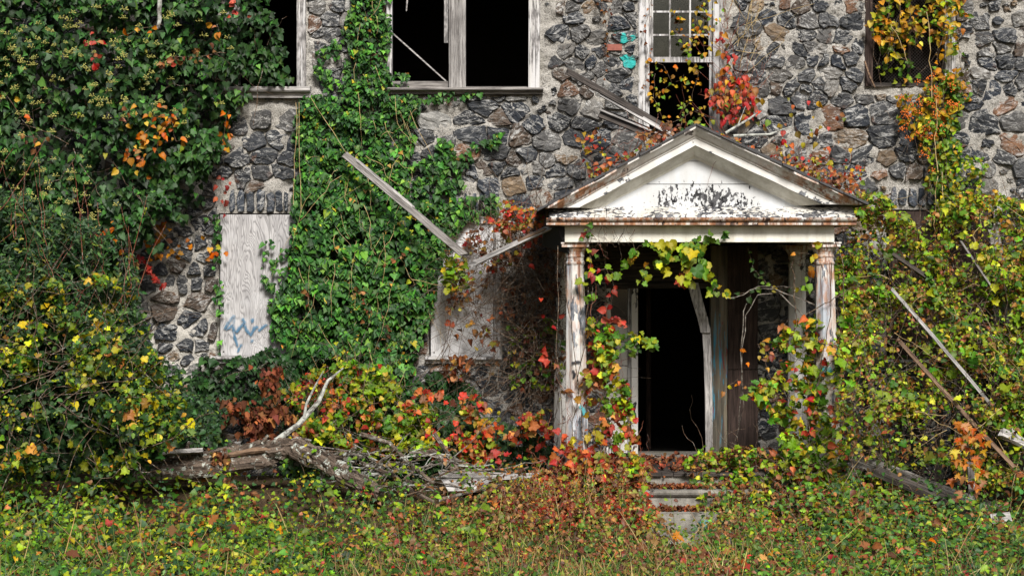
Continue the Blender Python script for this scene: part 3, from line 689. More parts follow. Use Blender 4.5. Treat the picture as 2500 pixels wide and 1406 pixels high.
stroke('paint_mark', [(1414, 988), (1424, 1000), (1428, 1016)], 10, 'cyan', c1, YF-.14); stroke('paint_mark', [(2008, 895), (2020, 905), (2034, 900)], 16, 'cyan', c2, YF-.15)
xl, xr = W(1378, 0, YF).x, W(2030, 0, YF).x
b = MB(); b.box(xl, xr, YF-.19, YF+.11, BZ0, W(0, 548, YF).z); b.build('front_beam', M['frieze'], port)
zb1 = W(0, 548, YF).z
b = MB(); b.box(xl, xl+.2, YF+.112, -.03, BZ0+.01, zb1-.01); b.build('side_beam', M['frieze'], port)
b = MB(); b.box(xr-.2, xr, YF+.112, -.03, BZ0+.01, zb1-.01); b.build('side_beam', M['frieze'], port)
x = xl+.2
for k in range(14):       # ceiling boards, coloured dark for the porch shade
    w = (xr-xl-.4)/14; b = MB(); b.box(x+.003, x+w-.003, YF+.115, -.03, BZ0+.03+random.uniform(0, .006), BZ0+.05); b.build('ceiling_board', M['darkwood'], port); x += w
# horizontal cornice: lip, sloping skirt
lz0, lz1 = W(0, 549, -2.15).z, W(0, 532, -2.15).z
lx0, lx1 = W(1334, 0, -2.15).x, W(2092, 0, -2.15).x
b = MB(); b.prism_x([(-1.93, lz0-.012), (-2.04, lz0-.008), (-2.08, lz0), (-2.125, lz0), (-2.125, lz0+.032), (-2.14, lz0+.036), (-2.155, lz0+.05), (-2.165, lz1-.012), (-2.165, lz1), (-1.93, lz1)], lx0, lx1); b.build('cornice_lip', M['lip'], port)
for (sx, ex) in ((lx0+.03, 1.05), (1.056, lx1-.02)):
    b = MB(); zt = W(0, 505, -1.93).z; b.prism_x([(-2.15, lz1+.003), (-1.93, lz1+.003), (-1.93, zt-.004), (-1.95, zt), (-2.14, lz1+.035)], sx, ex); b.build('cornice_slope', M['skirt'], port)
b = MB(); b.prism_x([(-1.93, lz0), (-1.93, lz1+.1), (-.03, lz1+.1), (-.03, lz0)], lx0+.06, lx1-.06); b.build('entablature_core', M['darkwood'], port)
# raking cornices
AP = W(1699, 309, -2.2); LE = W(1322, 512, -2.2); RE = W(2106, 498, -2.2)
PROF = [(0.0, -1.90), (0.0, -2.262), (.022, -2.262), (.03, -2.25), (.052, -2.225), (.078, -2.20), (.092, -2.185), (.096, -2.165), (.118, -2.16), (.124, -2.145), (.205, -2.145), (.212, -2.12), (.30, -1.985), (.305, -1.965), (.335, -1.95), (.345, -1.93), (.345, -1.90)]
def rake(end, zb, name):
    sl = (AP.z-end.z)/(AP.x-end.x); sgn = 1 if end.x < AP.x else -1
    for nm, mt, i0, i1 in (('crown_moulding', 'crown', 0, 8), ('fascia', 'rake', 8, 11), ('cove_moulding', 'frieze', 11, 16)):
        b = MB(); pr = PROF[i0:i1+1]; back = -1.90
        pts = [(back+.001*i0, pr[0][0])] if i0 else []
        prof = [(y, n) for n, y in pr]
        if i0: prof = [(-1.902, pr[0][0])]+prof
        if i1 < 16: prof = prof+[(-1.902, pr[-1][0])]
        vs = []; N = 24; npf = len(prof); ends = []
        for y, n in prof:
            xe = end.x; ze = end.z-n
            if ze < zb: xe = end.x+(zb-ze)/sl
            ends.append(xe)
        for k in range(N+1):
            t = k/N
            for (y, n), xe in zip(prof, ends):
                x = AP.x+(xe-AP.x)*t; z = AP.z+sl*(x-AP.x)-n; wob = .006*math.sin(t*17+n*20)*t
                vs.append((x, y, z+wob))
        fs = []
        for k in range(N):
            for e in range(npf): e2 = (e+1) % npf; f = (k*npf+e, k*npf+e2, (k+1)*npf+e2, (k+1)*npf+e); fs.append(f if sgn > 0 else f[::-1])
        fs += [tuple(range(npf)), tuple(range(N*npf, N*npf+npf))]
        b.add(vs, fs); b.build(nm, M[mt], port)
rake(LE, W(0, 508, -2.1).z, 'left'); rake(RE, W(0, 500, -2.1).z, 'right')
# tympanum boards
zb = W(0, 508, -1.94).z; zt = AP.z-.30
def tri_x(z):      # the boards run in behind the cove mouldings
    sl = (AP.z-LE.z)/(AP.x-LE.x); sr = (AP.z-RE.z)/(RE.x-AP.x); d = zt-z
    return AP.x-d/sl, AP.x+d/sr
cuts = [zb, W(0, 450, -1.94).z, W(0, 394, -1.94).z, zt-.005]
for z0, z1 in zip(cuts, cuts[1:]):
    a0, a1 = tri_x(z0+.002); b0, b1 = tri_x(z1-.002); y0, y1 = -1.945+random.uniform(-.004, .004), -1.905
    b = MB(); b.add([(a0, y0, z0+.004), (a1, y0, z0+.004), (b1, y0, z1-.004), (b0, y0, z1-.004), (a0, y1, z0+.004), (a1, y1, z0+.004), (b1, y1, z1-.004), (b0, y1, z1-.004)],
                    [(0, 1, 2, 3), (7, 6, 5, 4), (4, 5, 1, 0), (5, 6, 2, 1), (6, 7, 3, 2), (7, 4, 0, 3)]); b.build('gable_board', M['tym'], port)
# roof slabs with shingles' rough edge
for end in (LE, RE):
    sl = (AP.z-end.z)/(AP.x-end.x); b = MB(); N = 14; o = .05 if end is LE else -.05
    for k in range(N):
        xa = AP.x+(end.x-o-AP.x)*k/N; xb = AP.x+(end.x-o-AP.x)*(k+1)/N-.004*(1 if end is RE else -1)
        za, zb_ = AP.z+sl*(xa-AP.x), AP.z+sl*(xb-AP.x); yf = -2.285+random.uniform(-.03, .03); th = .022+random.uniform(0, .012)
        vs = [(xa, yf, za+.004), (xb, yf, zb_+.004), (xb, -.04, zb_+.004), (xa, -.04, za+.004), (xa, yf, za+th), (xb, yf, zb_+th+.01), (xb, -.04, zb_+th+.01), (xa, -.04, za+th)]
        b = MB(); b.add(vs, [(0, 1, 2, 3), (7, 6, 5, 4), (4, 5, 1, 0), (5, 6, 2, 1), (6, 7, 3, 2), (7, 4, 0, 3)]); b.build('roof_shingle', M['shingle'], port)
b = MB(); b.add([W(1338, 515, -2.0), W(1392, 556, -1.95), W(1390, 620, -1.9), W(1322, 600, -1.6), W(1330, 515, -1.2), W(1385, 556, -1.2), W(1385, 620, -1.2), W(1322, 600, -1.2)],
                [(0, 1, 2, 3), (4, 7, 6, 5), (0, 4, 5, 1), (1, 5, 6, 2), (2, 6, 7, 3), (3, 7, 4, 0)]); b.build('tar_paper_flap', M['tar'], port)

# ============================================================ steps
st = thing('stone_steps', 'worn concrete entrance steps leading up to the porch with a turquoise paint patch', 'steps', (W(1660, 0, -2.6).x, -2.6, .1))
def step(y0, y1, z1, u0, u1, nose):
    a, c = W(u0, 0, y0).x, W(u1, 0, y0).x; b = MB(); pr = [(y1, .02), (y0+.03, .02), (y0+.03, z1-nose-.005)]
    if nose: pr += [(y0+.005, z1-nose), (y0-.012, z1-nose*.7), (y0-.015, z1-nose*.4), (y0-.004, z1-.006), (y0+.02, z1)]
    else: pr += [(y0+.03, z1-.01), (y0+.04, z1)]
    pr += [(y1, z1)]; b.prism_x(pr, a, c); return b.build('step', M['conc'], st)
step(-2.42, -2.05, .535, 1500, 1860, .07); step(-2.80, -2.44, .325, 1480, 1880, 0); step(-3.15, -2.82, .13, 1470, 1880, 0)
p0 = W(1724, 1278, -2.778); b = MB(); rg = np.random.default_rng(3)
ring = [(p0.x+.13*math.cos(a)*rg.uniform(.7, 1.25), -2.776, p0.z+.055*math.sin(a)*rg.uniform(.7, 1.3)) for a in np.arange(0, 6.28, .3)]
k = len(ring); b.add([p0+Vector((0, -.004, 0))]+[Vector(q) for q in ring], [(0, 1+i, 1+(i+1) % k) for i in range(k)]); b.c = [(1, 1, 1)]+[(0, 0, 0)]*k; b.build('paint_splash', M['cyan'], st)
# ============================================================ leaf shapes (x across, y base->tip, z up from the blade)
def tmpl(half, cz=.35, fold=.25, droop=.25, wave=0.0, seed=0):
    """outline half [(x,y)...] from base to tip -> fan mesh with a folded, drooping blade"""
    rg = np.random.default_rng(seed); out = list(half)+[(-x, y) for x, y in reversed(half[1:-1])]
    P = np.array([(0, cz)]+out, float); P[1:] *= 1+rg.normal(0, .05, (len(out), 1))
    z = fold*abs(P[:, 0])-droop*np.clip(P[:, 1]-cz, 0, 1)**2-droop*.4*np.clip(cz-P[:, 1], 0, 1)+(rg.normal(0, wave, len(P)) if wave else 0)
    V = np.column_stack([P, z]); V[0, 2] -= .02; k = len(out)
    F = np.array([(0, 1+i, 1+(i+1) % k) for i in range(k)]); V[:, 1] -= 0
    edge = np.ones(len(V)); edge[0] = 0
    return V, F, edge
def strip_tmpl(n, w, curl):
    V = []; 
    for i in range(n+1): t = i/n; ww = w*math.sin(math.pi*min(.97, .12+.88*t))+.02; V += [(-ww, t, -curl*t*t+.15*ww), (ww, t, -curl*t*t+.15*ww)]
    F = [];
    for i in range(n): F += [(2*i, 2*i+1, 2*i+3), (2*i, 2*i+3, 2*i+2)]
    return np.array(V), np.array(F), np.ones(len(V))
IVYH = [(0, .06), (.20, -.08), (.42, .02), (.55, .22), (.34, .36), (.30, .52), (.14, .74), (0, 1.0)]
IVYH2 = [(0, .05), (.25, -.05), (.47, .12), (.36, .34), (.33, .55), (.12, .8), (0, 1.0)]
HEART = [(0, .03), (.18, .0), (.34, .14), (.38, .36), (.27, .64), (.09, .88), (0, 1.0)]
OVAL = [(0, 0), (.22, .16), (.32, .42), (.22, .72), (0, 1.0)]
NARROW = [(0, 0), (.13, .2), (.18, .5), (.10, .8), (0, 1.0)]
GRAPE = [(0, .07), (.22, -.06), (.40, .03), (.53, .20), (.43, .34), (.40, .48), (.42, .63), (.24, .68), (.12, .84), (0, 1.0)]
MAPLE = [(0, .05), (.30, -.06), (.22, .12), (.62, .10), (.44, .28), (.70, .52), (.36, .48), (.22, .58), (.24, .78), (0, 1.1)]
OAKH = [(0, 0), (.10, .12), (.26, .18), (.16, .30), (.36, .42), (.20, .52), (.34, .68), (.16, .76), (0, 1.0)]
def variants(h, n, fold, droop, wave, s): return [tmpl(h, .36, fold*f, droop*f, wave, s+i) for i, f in enumerate(np.linspace(.5, 1.5, n))]
T = dict(ivy=variants(IVYH, 3, .22, .28, .02, 1)+variants(IVYH2, 2, .22, .3, .02, 9), heart=variants(HEART, 6, .45, .5, .05, 20), oval=variants(OVAL, 4, .4, .3, .02, 30), narrow=variants(NARROW, 3, .5, .35, .02, 40),
         grape=variants(GRAPE, 6, .32, .45, .06, 50), maple=variants(MAPLE, 4, .2, .35, .05, 60), dry=variants(HEART, 5, .8, .7, .12, 70)+variants(OAKH, 2, .6, .6, .1, 80), oak=variants(OAKH, 4, .3, .3, .06, 90), blade=[strip_tmpl(3, .035, c) for c in (.1, .35, .7)])
PAL = {
 'ivy': [((.011, .034, .009), 4), ((.019, .058, .013), 5), ((.034, .095, .020), 3), ((.065, .15, .03), 1.3), ((.22, .26, .035), .10)],
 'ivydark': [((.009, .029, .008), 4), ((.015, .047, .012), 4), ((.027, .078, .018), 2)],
 'ivymid': [((.013, .050, .012), 4), ((.028, .092, .018), 5), ((.055, .160, .026), 4), ((.11, .25, .04), 1.8), ((.36, .34, .04), .25), ((.40, .22, .05), .12)],
 'shrub': [((.018, .048, .018), 4), ((.035, .085, .028), 4), ((.07, .14, .04), 2), ((.20, .24, .04), .6)],
 'yellow': [((.24, .29, .025), 3), ((.42, .38, .03), 2), ((.10, .19, .022), 5), ((.022, .06, .013), 8), ((.50, .34, .05), 1), ((.35, .16, .04), .6)],
 'right': [((.22, .34, .028), 5), ((.38, .42, .04), 5), ((.075, .15, .02), 4), ((.38, .34, .04), 2), ((.30, .15, .045), 2), ((.20, .085, .03), 1.6), ((.42, .22, .06), 1), ((.035, .085, .018), 2)],
 'green_yellow': [((.22, .33, .025), 4), ((.12, .25, .025), 4), ((.38, .38, .03), 3), ((.06, .15, .02), 2), ((.5, .36, .05), .7)],
 'orange': [((.50, .17, .025), 3), ((.58, .27, .05), 2), ((.44, .10, .02), 2), ((.55, .38, .05), 1), ((.42, .20, .09), 1.5)],
 'red': [((.36, .03, .025), 3), ((.44, .07, .05), 3), ((.50, .13, .08), 2), ((.22, .02, .02), 1)],
 'redorange': [((.40, .05, .035), 3), ((.48, .13, .05), 3), ((.45, .20, .06), 2), ((.40, .32, .04), 2), ((.20, .22, .03), 2), ((.18, .06, .03), 1)],
 'brown': [((.20, .085, .035), 3), ((.30, .14, .06), 2), ((.12, .05, .025), 3), ((.38, .20, .09), 1)],
 'rust': [((.17, .055, .03), 3), ((.26, .10, .045), 2), ((.10, .035, .02), 2)],
 'bitter': [((.50, .32, .035), 3), ((.45, .22, .03), 3), ((.30, .32, .03), 2), ((.14, .26, .025), 3), ((.55, .40, .06), 1)],
 'ground_l': [((.20, .33, .03), 5), ((.07, .16, .025), 6), ((.30, .34, .03), 2.4), ((.48, .42, .04), 1.0), ((.42, .15, .04), .6), ((.25, .11, .045), 1.2), ((.035, .09, .03), 4)],
 'ground_c': [((.34, .13, .045), 1.6), ((.22, .10, .045), 4), ((.36, .22, .09), 2), ((.28, .26, .05), 2.5), ((.13, .20, .025), 3), ((.36, .045, .035), .8), ((.14, .06, .03), 2.5), ((.06, .12, .02), 2.5)],
 'ground_r': [((.045, .12, .03), 5), ((.10, .21, .035), 5), ((.21, .30, .035), 3), ((.30, .30, .03), 1), ((.28, .12, .045), 1.6), ((.35, .06, .04), .35), ((.15, .06, .03), 1.5)],
 'straw': [((.42, .31, .13), 3), ((.30, .20, .08), 3), ((.20, .22, .05), 2), ((.10, .17, .03), 3)],
 'weedstem': [((.10, .14, .03), 3), ((.22, .17, .07), 3), ((.14, .07, .035), 3), ((.36, .28, .13), 1.5), ((.06, .11, .025), 3)],
 'green': [((.05, .13, .025), 3), ((.09, .20, .03), 3), ((.14, .24, .035), 1)],
}
def pick_cols(pal, n, rg, jit=.30):
    e = PAL[pal]; w = np.array([x[1] for x in e]); k = rg.choice(len(e), n, p=w/w.sum()); c = np.array([x[0] for x in e])[k]
    return np.clip(c*np.exp(rg.normal(0, jit, (n, 1)))*np.exp(rg.normal(0, jit*.35, (n, 3))), .004, .8)
def unit(a): return a/np.maximum(1e-6, np.linalg.norm(a, axis=1, keepdims=True))
def frames(nrm, tip):
    z = unit(nrm); y = unit(tip-z*np.sum(tip*z, 1, keepdims=True)); x = np.cross(y, z); return x, y, z
_leafmesh = {}
def leaves(parent, pos, nrm, tip, size, cols, kind, mat, rg, own=0, part='foliage', own_name='leaf'):
    """one joined blade mass + the `own` nearest, largest leaves each as an object of its own"""
    N = len(pos)
    if N == 0: return
    size = size*np.clip(np.exp(rg.normal(-.03, .2, N)), .6, 1.28)
    x, y, z = frames(nrm, tip); tl = T[kind]; ti = rg.integers(0, len(tl), N)
    fu = 1250+pos[:, 0]*4800/(DIST+pos[:, 1]); fv = 703-(pos[:, 2]-EYE)*4800/(DIST+pos[:, 1]); seen = (fu > 5) & (fu < 2495) & (fv > 5) & (fv < 1400)
    own = min(own, int(seen.sum())); score = np.where(seen, 0, -100)-pos[:, 1]*1.5+size*8+rg.random(N)*.6; order = np.argsort(-score); mine = np.zeros(N, bool); mine[order[:own]] = True
    Vs = []; Fs = []; Cs = []; off = 0
    for k, (tv, tf, te) in enumerate(tl):
        sel = np.where((ti == k) & ~mine)[0]
        if len(sel) == 0: continue
        s = size[sel][:, None, None]; asp = rg.uniform(.82, 1.12, (len(sel), 1, 1))
        V = pos[sel][:, None, :]+s*(tv[None, :, 0:1]*asp*x[sel][:, None, :]+tv[None, :, 1:2]*y[sel][:, None, :]+tv[None, :, 2:3]*z[sel][:, None, :])
        nv = len(tv); F = tf[None]+(off+np.arange(len(sel))*nv)[:, None, None]
        C = cols[sel][:, None, :]*(1.12-.28*te[None, :, None]*rg.random((len(sel), 1, 1)))
        Vs.append(V.reshape(-1, 3)); Fs.append(F.reshape(-1, 3)); Cs.append(C.reshape(-1, 3)); off += nv*len(sel)
    if Vs: tag(mesh_obj(part, np_mesh(part, np.concatenate(Vs), np.concatenate(Fs), np.concatenate(Cs)), parent, mat=M[mat]), kind='stuff')
    for i in np.where(mine)[0]:
        q = tuple(np.round(np.log(cols[i]+.01)*2.2).astype(int)); key = (kind, int(ti[i]), q, mat)
        if key not in _leafmesh:
            tv, tf, te = tl[ti[i]]; me = np_mesh('leaf', tv, tf, cols[i][None]*(1.1-.2*te[:, None])); me.materials.append(M[mat]); _leafmesh[key] = me
        s = size[i]; m = Matrix([[*(x[i]*s),], [*(y[i]*s),], [*(z[i]*s),]]).transposed().to_4x4(); m.translation = Vector(pos[i])
        mesh_obj(own_name, _leafmesh[key], parent, m)
def scatter(poly, n, rg, rag=14, dens=None, rs=.02):
    P = np.array(poly, float); lo, hi = P.min(0)-rag, P.max(0)+rag; U = np.zeros(0); V = np.zeros(0)
    for _ in range(60):
        u = rg.uniform(lo[0], hi[0], n*2); v = rg.uniform(lo[1], hi[1], n*2)
        du = (fbm(u*rs+3, v*rs+7, 3)-.5)*4*rag; dv = (fbm(u*rs+31, v*rs+57, 3)-.5)*4*rag
        k = inpoly(u+du, v+dv, poly)
        if dens is not None: k &= rg.random(len(u)) < dens(u, v)
        U = np.append(U, u[k]); V = np.append(V, v[k])
        if len(U) >= n: break
    return U[:n], V[:n]
def to_world(u, v, Y):
    s = (DIST+Y)/4800.0; return np.column_stack([(u-1250)*s, Y, EYE-(v-703)*s])
def wall_leaves(u, v, Y, rg, up=.35, jit=.5, side=0.0):
    n = len(u); pos = to_world(u, v, Y)
    nrm = np.column_stack([rg.normal(side, jit, n), -np.ones(n), rg.normal(up, jit*.8, n)]); tip = np.column_stack([rg.normal(0, .55, n), rg.normal(-.25, .25, n), -np.ones(n)])
    return pos, nrm, tip
def free_leaves(pos, rg, up=.7, out=.6, jit=.7, hang=.3):
    n = len(pos); nrm = np.column_stack([rg.normal(0, jit, n), rg.normal(-out, jit, n), rg.normal(up, jit*.7, n)]); tip = np.column_stack([rg.normal(0, 1, n), rg.normal(-.3, .8, n), rg.normal(-hang, .6, n)])
    return pos, nrm, tip
def vine_path(p0, p1, n, wob, rg, sag=0.0):
    p0 = np.array(p0); p1 = np.array(p1); t = np.linspace(0, 1, n)[:, None]; w = rg.normal(0, wob, (n, 3)); w = np.cumsum(w, 0); w -= w[-1]*t; w *= np.sin(np.pi*np.clip(t, 0, 1))*.6+.4
    q = p0+(p1-p0)*t+w; q[:, 2] -= sag*4*t[:, 0]*(1-t[:, 0]); q[0] = p0; return q
def stems(parent, n, poly, Yf, rg, length=.6, rad=.004, mat='vine', name='stem', sag=.1, own=True, dirn=None, wob=.03):
    b = MB(); u, v = scatter(poly, n, rg, 4); Y = Yf(u, v)
    for i in range(len(u)):
        p = to_world(u[i:i+1], v[i:i+1], Y[i:i+1])[0]; d = rg.normal(0, 1, 3) if dirn is None else np.array(dirn)+rg.normal(0, .45, 3); d[1] *= .35; d /= np.linalg.norm(d); L = length*rg.uniform(.4, 1.5)
        b.tube(vine_path(p, p+d*L, 7, wob, rg, sag*rg.uniform(-.5, 1)), np.linspace(1, .45, 7)*rad*rg.uniform(.6, 1.5), 4)
    if b.v: tag(b.build(name, M[mat], parent), kind='stuff')
def spray(parent, pts, rg, kind, pal, size, step=.07, rad=.004, mat='leaf', smat='vine', jit=.06, up=.3, part='leaf', own=999, clus=1, hang=.5):
    """a shoot with leaves along it: pts [(u,v,Y)]"""
    Q = []; W_ = [np.array(W(*p)) for p in pts]
    for a, b_ in zip(W_, W_[1:]): Q.append(vine_path(a, b_, 6, .012, rg))
    Q = np.concatenate(Q); b = MB(); b.tube(Q, np.linspace(1, .4, len(Q))*rad, 4); b.build('stem', M[smat], parent)
    L = np.cumsum(np.r_[0, np.linalg.norm(np.diff(Q, axis=0), axis=1)]); n = max(2, int(L[-1]/step)); d = np.repeat(np.linspace(.05*L[-1], L[-1], n), clus)
    pos = np.column_stack([np.interp(d, L, Q[:, i]) for i in range(3)])+rg.normal(0, jit, (len(d), 3))*np.array([1, .6, 1])
    nrm = np.column_stack([rg.normal(.1, .5, len(d)), -np.ones(len(d)), rg.normal(up, .5, len(d))]); tip = np.column_stack([rg.normal(0, .8, len(d)), rg.normal(-.2, .3, len(d)), rg.normal(-hang, .5, len(d))])
    leaves(parent, pos, nrm, tip, size*.88*rg.uniform(.75, 1.15, len(d)), pick_cols(pal, len(d), rg), kind, mat, rg, own=own)
def blob(u, v, u0, v0, ru, rv): return np.exp(-((u-u0)/ru)**2-((v-v0)/rv)**2)

# ============================================================ ivy over the left of the wall
rg = np.random.default_rng(100)
pl = thing('ivy_mass', 'huge dark green flowering ivy smothering the wall beside the upper left window', 'ivy', W(300, 1100, -.3))
HOLES = [(150, 340, 110, 50), (120, 620, 60, 20), (300, 380, 60, 40), (230, 560, 60, 30), (330, 620, 50, 40), (450, 100, 24, 18), (600, 330, 22, 20)]
def left_front(u, v):
    return -.22-.95*smooth(720, 250, u)-.36*(fbm(u*.014, v*.014, 3)-.5)*2*smooth(720, 520, u)-.10*(fbm(u*.035+8, v*.035, 2)-.5)
def ld(u, v):
    d = .12+.88*smooth(.38, .52, fbm(u*.02+4, v*.02, 3))
    for h in HOLES: d = d*(1-.95*blob(u, v, *h))
    return d
u, v = scatter(IVY_LEFT, 11000, rg, 12, ld); Y = left_front(u, v)+rg.exponential(.13, len(u)); Y = np.minimum(Y, -.07)
leaves(pl, *wall_leaves(u, v, Y, rg, .5, .5), rg.uniform(.06, .108, len(u)), pick_cols('ivy', len(u), rg), 'ivy', 'ivy', rg, own=150)
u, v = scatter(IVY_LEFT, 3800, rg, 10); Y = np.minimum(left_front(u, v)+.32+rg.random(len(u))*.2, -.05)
leaves(pl, *wall_leaves(u, v, Y, rg, .3, .5), rg.uniform(.08, .13, len(u)), pick_cols('ivydark', len(u), rg), 'ivy', 'ivy', rg, own=0, part='inner_foliage')  # darker leaf colours stand in for shade inside the ivy
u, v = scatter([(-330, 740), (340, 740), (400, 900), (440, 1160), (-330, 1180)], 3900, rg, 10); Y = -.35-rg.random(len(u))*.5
leaves(pl, *wall_leaves(u, v, Y, rg, .3, .5), rg.uniform(.08, .13, len(u)), pick_cols('ivydark', len(u), rg), 'ivy', 'ivy', rg, own=0, part='low_foliage')  # dark leaves added as a backdrop so gaps in the shrub read black
stems(pl, 90, IVY_LEFT, lambda u, v: left_front(u, v)+.12, rg, .7, .004, 'vine', sag=.06)
b = MB(); b.tube(vine_path(W(401, -60, -1.25), W(384, 72, -1.25), 6, .012, rg), [.032, .03, .028, .026, .024, .02], 7); b.build('bare_branch', M['pale'], pl)
UMB = None
def umbel_mesh():
    b = MB(); rg = np.random.default_rng(5)
    for k in range(15):
        a = rg.normal(0, 1, 3); a[2] = abs(a[2])*.7+.1; a[1] -= .5; a /= np.linalg.norm(a); p = a*rg.uniform(.7, 1.0); r = .17
        b.add([p+np.array(q)*r for q in ((1, 0, 0), (0, 1, 0), (-1, 0, 0), (0, -1, 0), (0, 0, 1), (0, 0, -1))], [(0, 1, 4), (1, 2, 4), (2, 3, 4), (3, 0, 4), (1, 0, 5), (2, 1, 5), (3, 2, 5), (0, 3, 5)])
        c = np.array([a[1], -a[0], .2])*.04; b.add([(0, 0, -.2), (.04, 0, -.2), p+c*.3, p], [(0, 1, 2, 3)])
    me = b.mesh('flower_cluster'); me.materials.append(M['umbel']); return me
UMB = umbel_mesh()
def ud(u, v): return np.clip(blob(u, v, 120, 90, 200, 60)+blob(u, v, 60, 180, 120, 70)+blob(u, v, 240, 240, 160, 50)+blob(u, v, 60, 440, 130, 60)+blob(u, v, 160, 500, 90, 60)+.25*blob(u, v, 350, 150, 200, 120), 0, 1)
u, v = scatter(IVY_LEFT, 210, rg, 4, ud); Y = left_front(u, v)-.12-rg.random(len(u))*.08
for p in to_world(u, v, Y):
    s = rg.uniform(.032, .055); mesh_obj('flower_cluster', UMB, pl, Matrix.Translation(p) @ Matrix.Rotation(rg.uniform(0, 6.3), 4, 'Z') @ Matrix.Scale(s, 4))
# orange creeper shoots hanging out of the ivy
oc = thing('orange_creeper', 'orange and yellow creeper leaves hanging on bare shoots in front of the dark ivy', 'creeper', W(330, 700, -1.3))
for pts, pal, n_ in (([(395, 60, -1.3), (290, 90, -1.4), (282, 108, -1.42)], 'orange', .12), ([(218, 80, -1.35), (228, 140, -1.4), (232, 168, -1.42)], 'red', .045), ([(550, 130, -.9), (470, 140, -1.0), (392, 140, -1.2), (388, 180, -1.25)], 'brown', .055),
                   ([(440, 290, -1.1), (372, 280, -1.25), (350, 330, -1.3), (340, 420, -1.3)], 'orange', .04), ([(330, 250, -1.3), (320, 265, -1.3), (300, 305, -1.35)], 'orange', .06), ([(420, 300, -1.2), (430, 345, -1.15), (455, 350, -1.15)], 'orange', .1), ([(430, 280, -1.15), (415, 300, -1.2), (390, 330, -1.2), (385, 370, -1.2)], 'orange', .045),
                   ([(310, 360, -1.3), (320, 380, -1.3), (300, 400, -1.3)], 'orange', .035), ([(10, 225, -1.4), (80, 330, -1.4), (90, 360, -1.4)], 'orange', .12), ([(60, 330, -1.4), (110, 345, -1.42)], 'brown', .1), ([(560, 0, -.8), (578, 20, -.8), (582, 40, -.8)], 'red', .05), ([(530, 60, -.9), (540, 90, -.9)], 'orange', .05),
                   ([(300, 560, -1.2), (255, 570, -1.2), (230, 575, -1.25)], 'orange', .06), ([(250, 575, -1.2), (240, 600, -1.2)], 'brown', .05), ([(310, 540, -1.1), (290, 590, -1.2), (300, 605, -1.2)], 'orange', .07), ([(560, 270, -.4), (545, 350, -.35), (530, 375, -.35)], 'orange', .05), ([(540, 430, -.3), (545, 470, -.25), (545, 510, -.25)], 'red', .045)):
    spray(oc, pts, rg, 'heart', pal, .088, n_*.8, .004, 'leaf', jit=.045, clus=1)
ob = thing('orange_vine_on_stones', 'bright orange and red vine leaves on the bare stones left of the boarded window', 'creeper', W(400, 760, -.3))
for pts in (([(360, 600, -.4), (395, 545, -.35), (405, 560, -.3)]), ([(395, 550, -.3), (400, 580, -.3), (425, 600, -.3), (435, 620, -.3)]), ([(370, 590, -.4), (385, 620, -.35), (420, 615, -.3)]), ([(455, 585, -.3), (462, 600, -.3)]), ([(505, 590, -.2), (515, 610, -.2), (512, 640, -.2)]), ([(340, 620, -.5), (350, 650, -.5), (390, 690, -.3), (395, 715, -.3)]), ([(535, 610, -.2), (540, 625, -.2)])):
    spray(ob, pts, rg, 'grape', 'orange' if pts[0][0] != 340 else 'red', .085, .045, .003, 'leaf', jit=.045, clus=1)
spray(ob, [(300, 640, -.9), (320, 610, -.9), (290, 650, -.95), (310, 690, -.9)], rg, 'maple', 'yellow', .13, .07, .004, jit=.05, clus=1)

# ============================================================ ivy column in the middle
iv = thing('climbing_ivy', 'bright green ivy climbing in a broad column between the boarded windows', 'ivy', W(850, 1100, -.1))
def mid_front(u, v): return -.13-.22*smooth(250, 700, v)*smooth(690, 760, u)*smooth(1090, 1000, u)-.26*(fbm(u*.026, v*.034, 3)-.4)
def md(u, v): return (.14+.86*smooth(.36, .52, fbm(u*.026+40, v*.034, 3)))*(1-.6*smooth(60, 0, v)*blob(u, v, 900, 0, 200, 400)*0)
u, v = scatter(IVY_MID, 11500, rg, 9, md); Y = np.minimum(mid_front(u, v)+rg.exponential(.06, len(u)), -.055)
leaves(iv, *wall_leaves(u, v, Y, rg, .55, .42), rg.uniform(.045, .085, len(u))*(.82+.3*smooth(200, 600, v)), pick_cols('ivymid', len(u), rg), 'ivy', 'ivy', rg, own=180)
u, v = scatter(IVY_MID, 2400, rg, 6); leaves(iv, *wall_leaves(u, v, -.055-rg.random(len(u))*.04, rg, .3, .4), rg.uniform(.05, .09, len(u)), pick_cols('ivydark', len(u), rg), 'ivy', 'ivy', rg, part='inner_foliage')  # under-layer in darker colours paints the gaps as shade
thin = [[(768, 130), (800, 110), (850, 60), (850, 240), (770, 250)], [(745, 225), (800, 240), (790, 330), (735, 330)], [(930, 20), (960, -40), (955, 100), (945, 220), (930, 200)], [(1010, 225), (1180, 228), (1150, 246), (1010, 250)], [(640, 590), (664, 580), (668, 700), (655, 760), (640, 700)], [(660, 640), (715, 580), (720, 800), (660, 800)], [(528, 540), (542, 540), (540, 870), (520, 870)], [(500, 530), (545, 525), (535, 560)], [(660, 740), (700, 730), (700, 850), (660, 850)], [(950, 180), (1000, 175), (1000, 215), (945, 215)]]
for k, p in enumerate(thin):
    A = np.array(p); n = int(np.prod(np.ptp(A, 0))*.010*(1 if k != 6 else .7)); u, v = scatter(p, n, rg, 5, lambda u, v: smooth(.42, .55, fbm(u*.05+9*k, v*.05, 2))+.02)
    if len(u): leaves(iv, *wall_leaves(u, v, -.06-rg.random(len(u))*.06, rg, .4, .4), rg.uniform(.04, .08, len(u)), pick_cols('ivymid', len(u), rg), 'ivy', 'ivy', rg, part='thin_foliage')
stems(iv, 70, IVY_MID, lambda u, v: mid_front(u, v)-.03, rg, .7, .0028, 'straw', sag=0, dirn=(0, 0, -1))
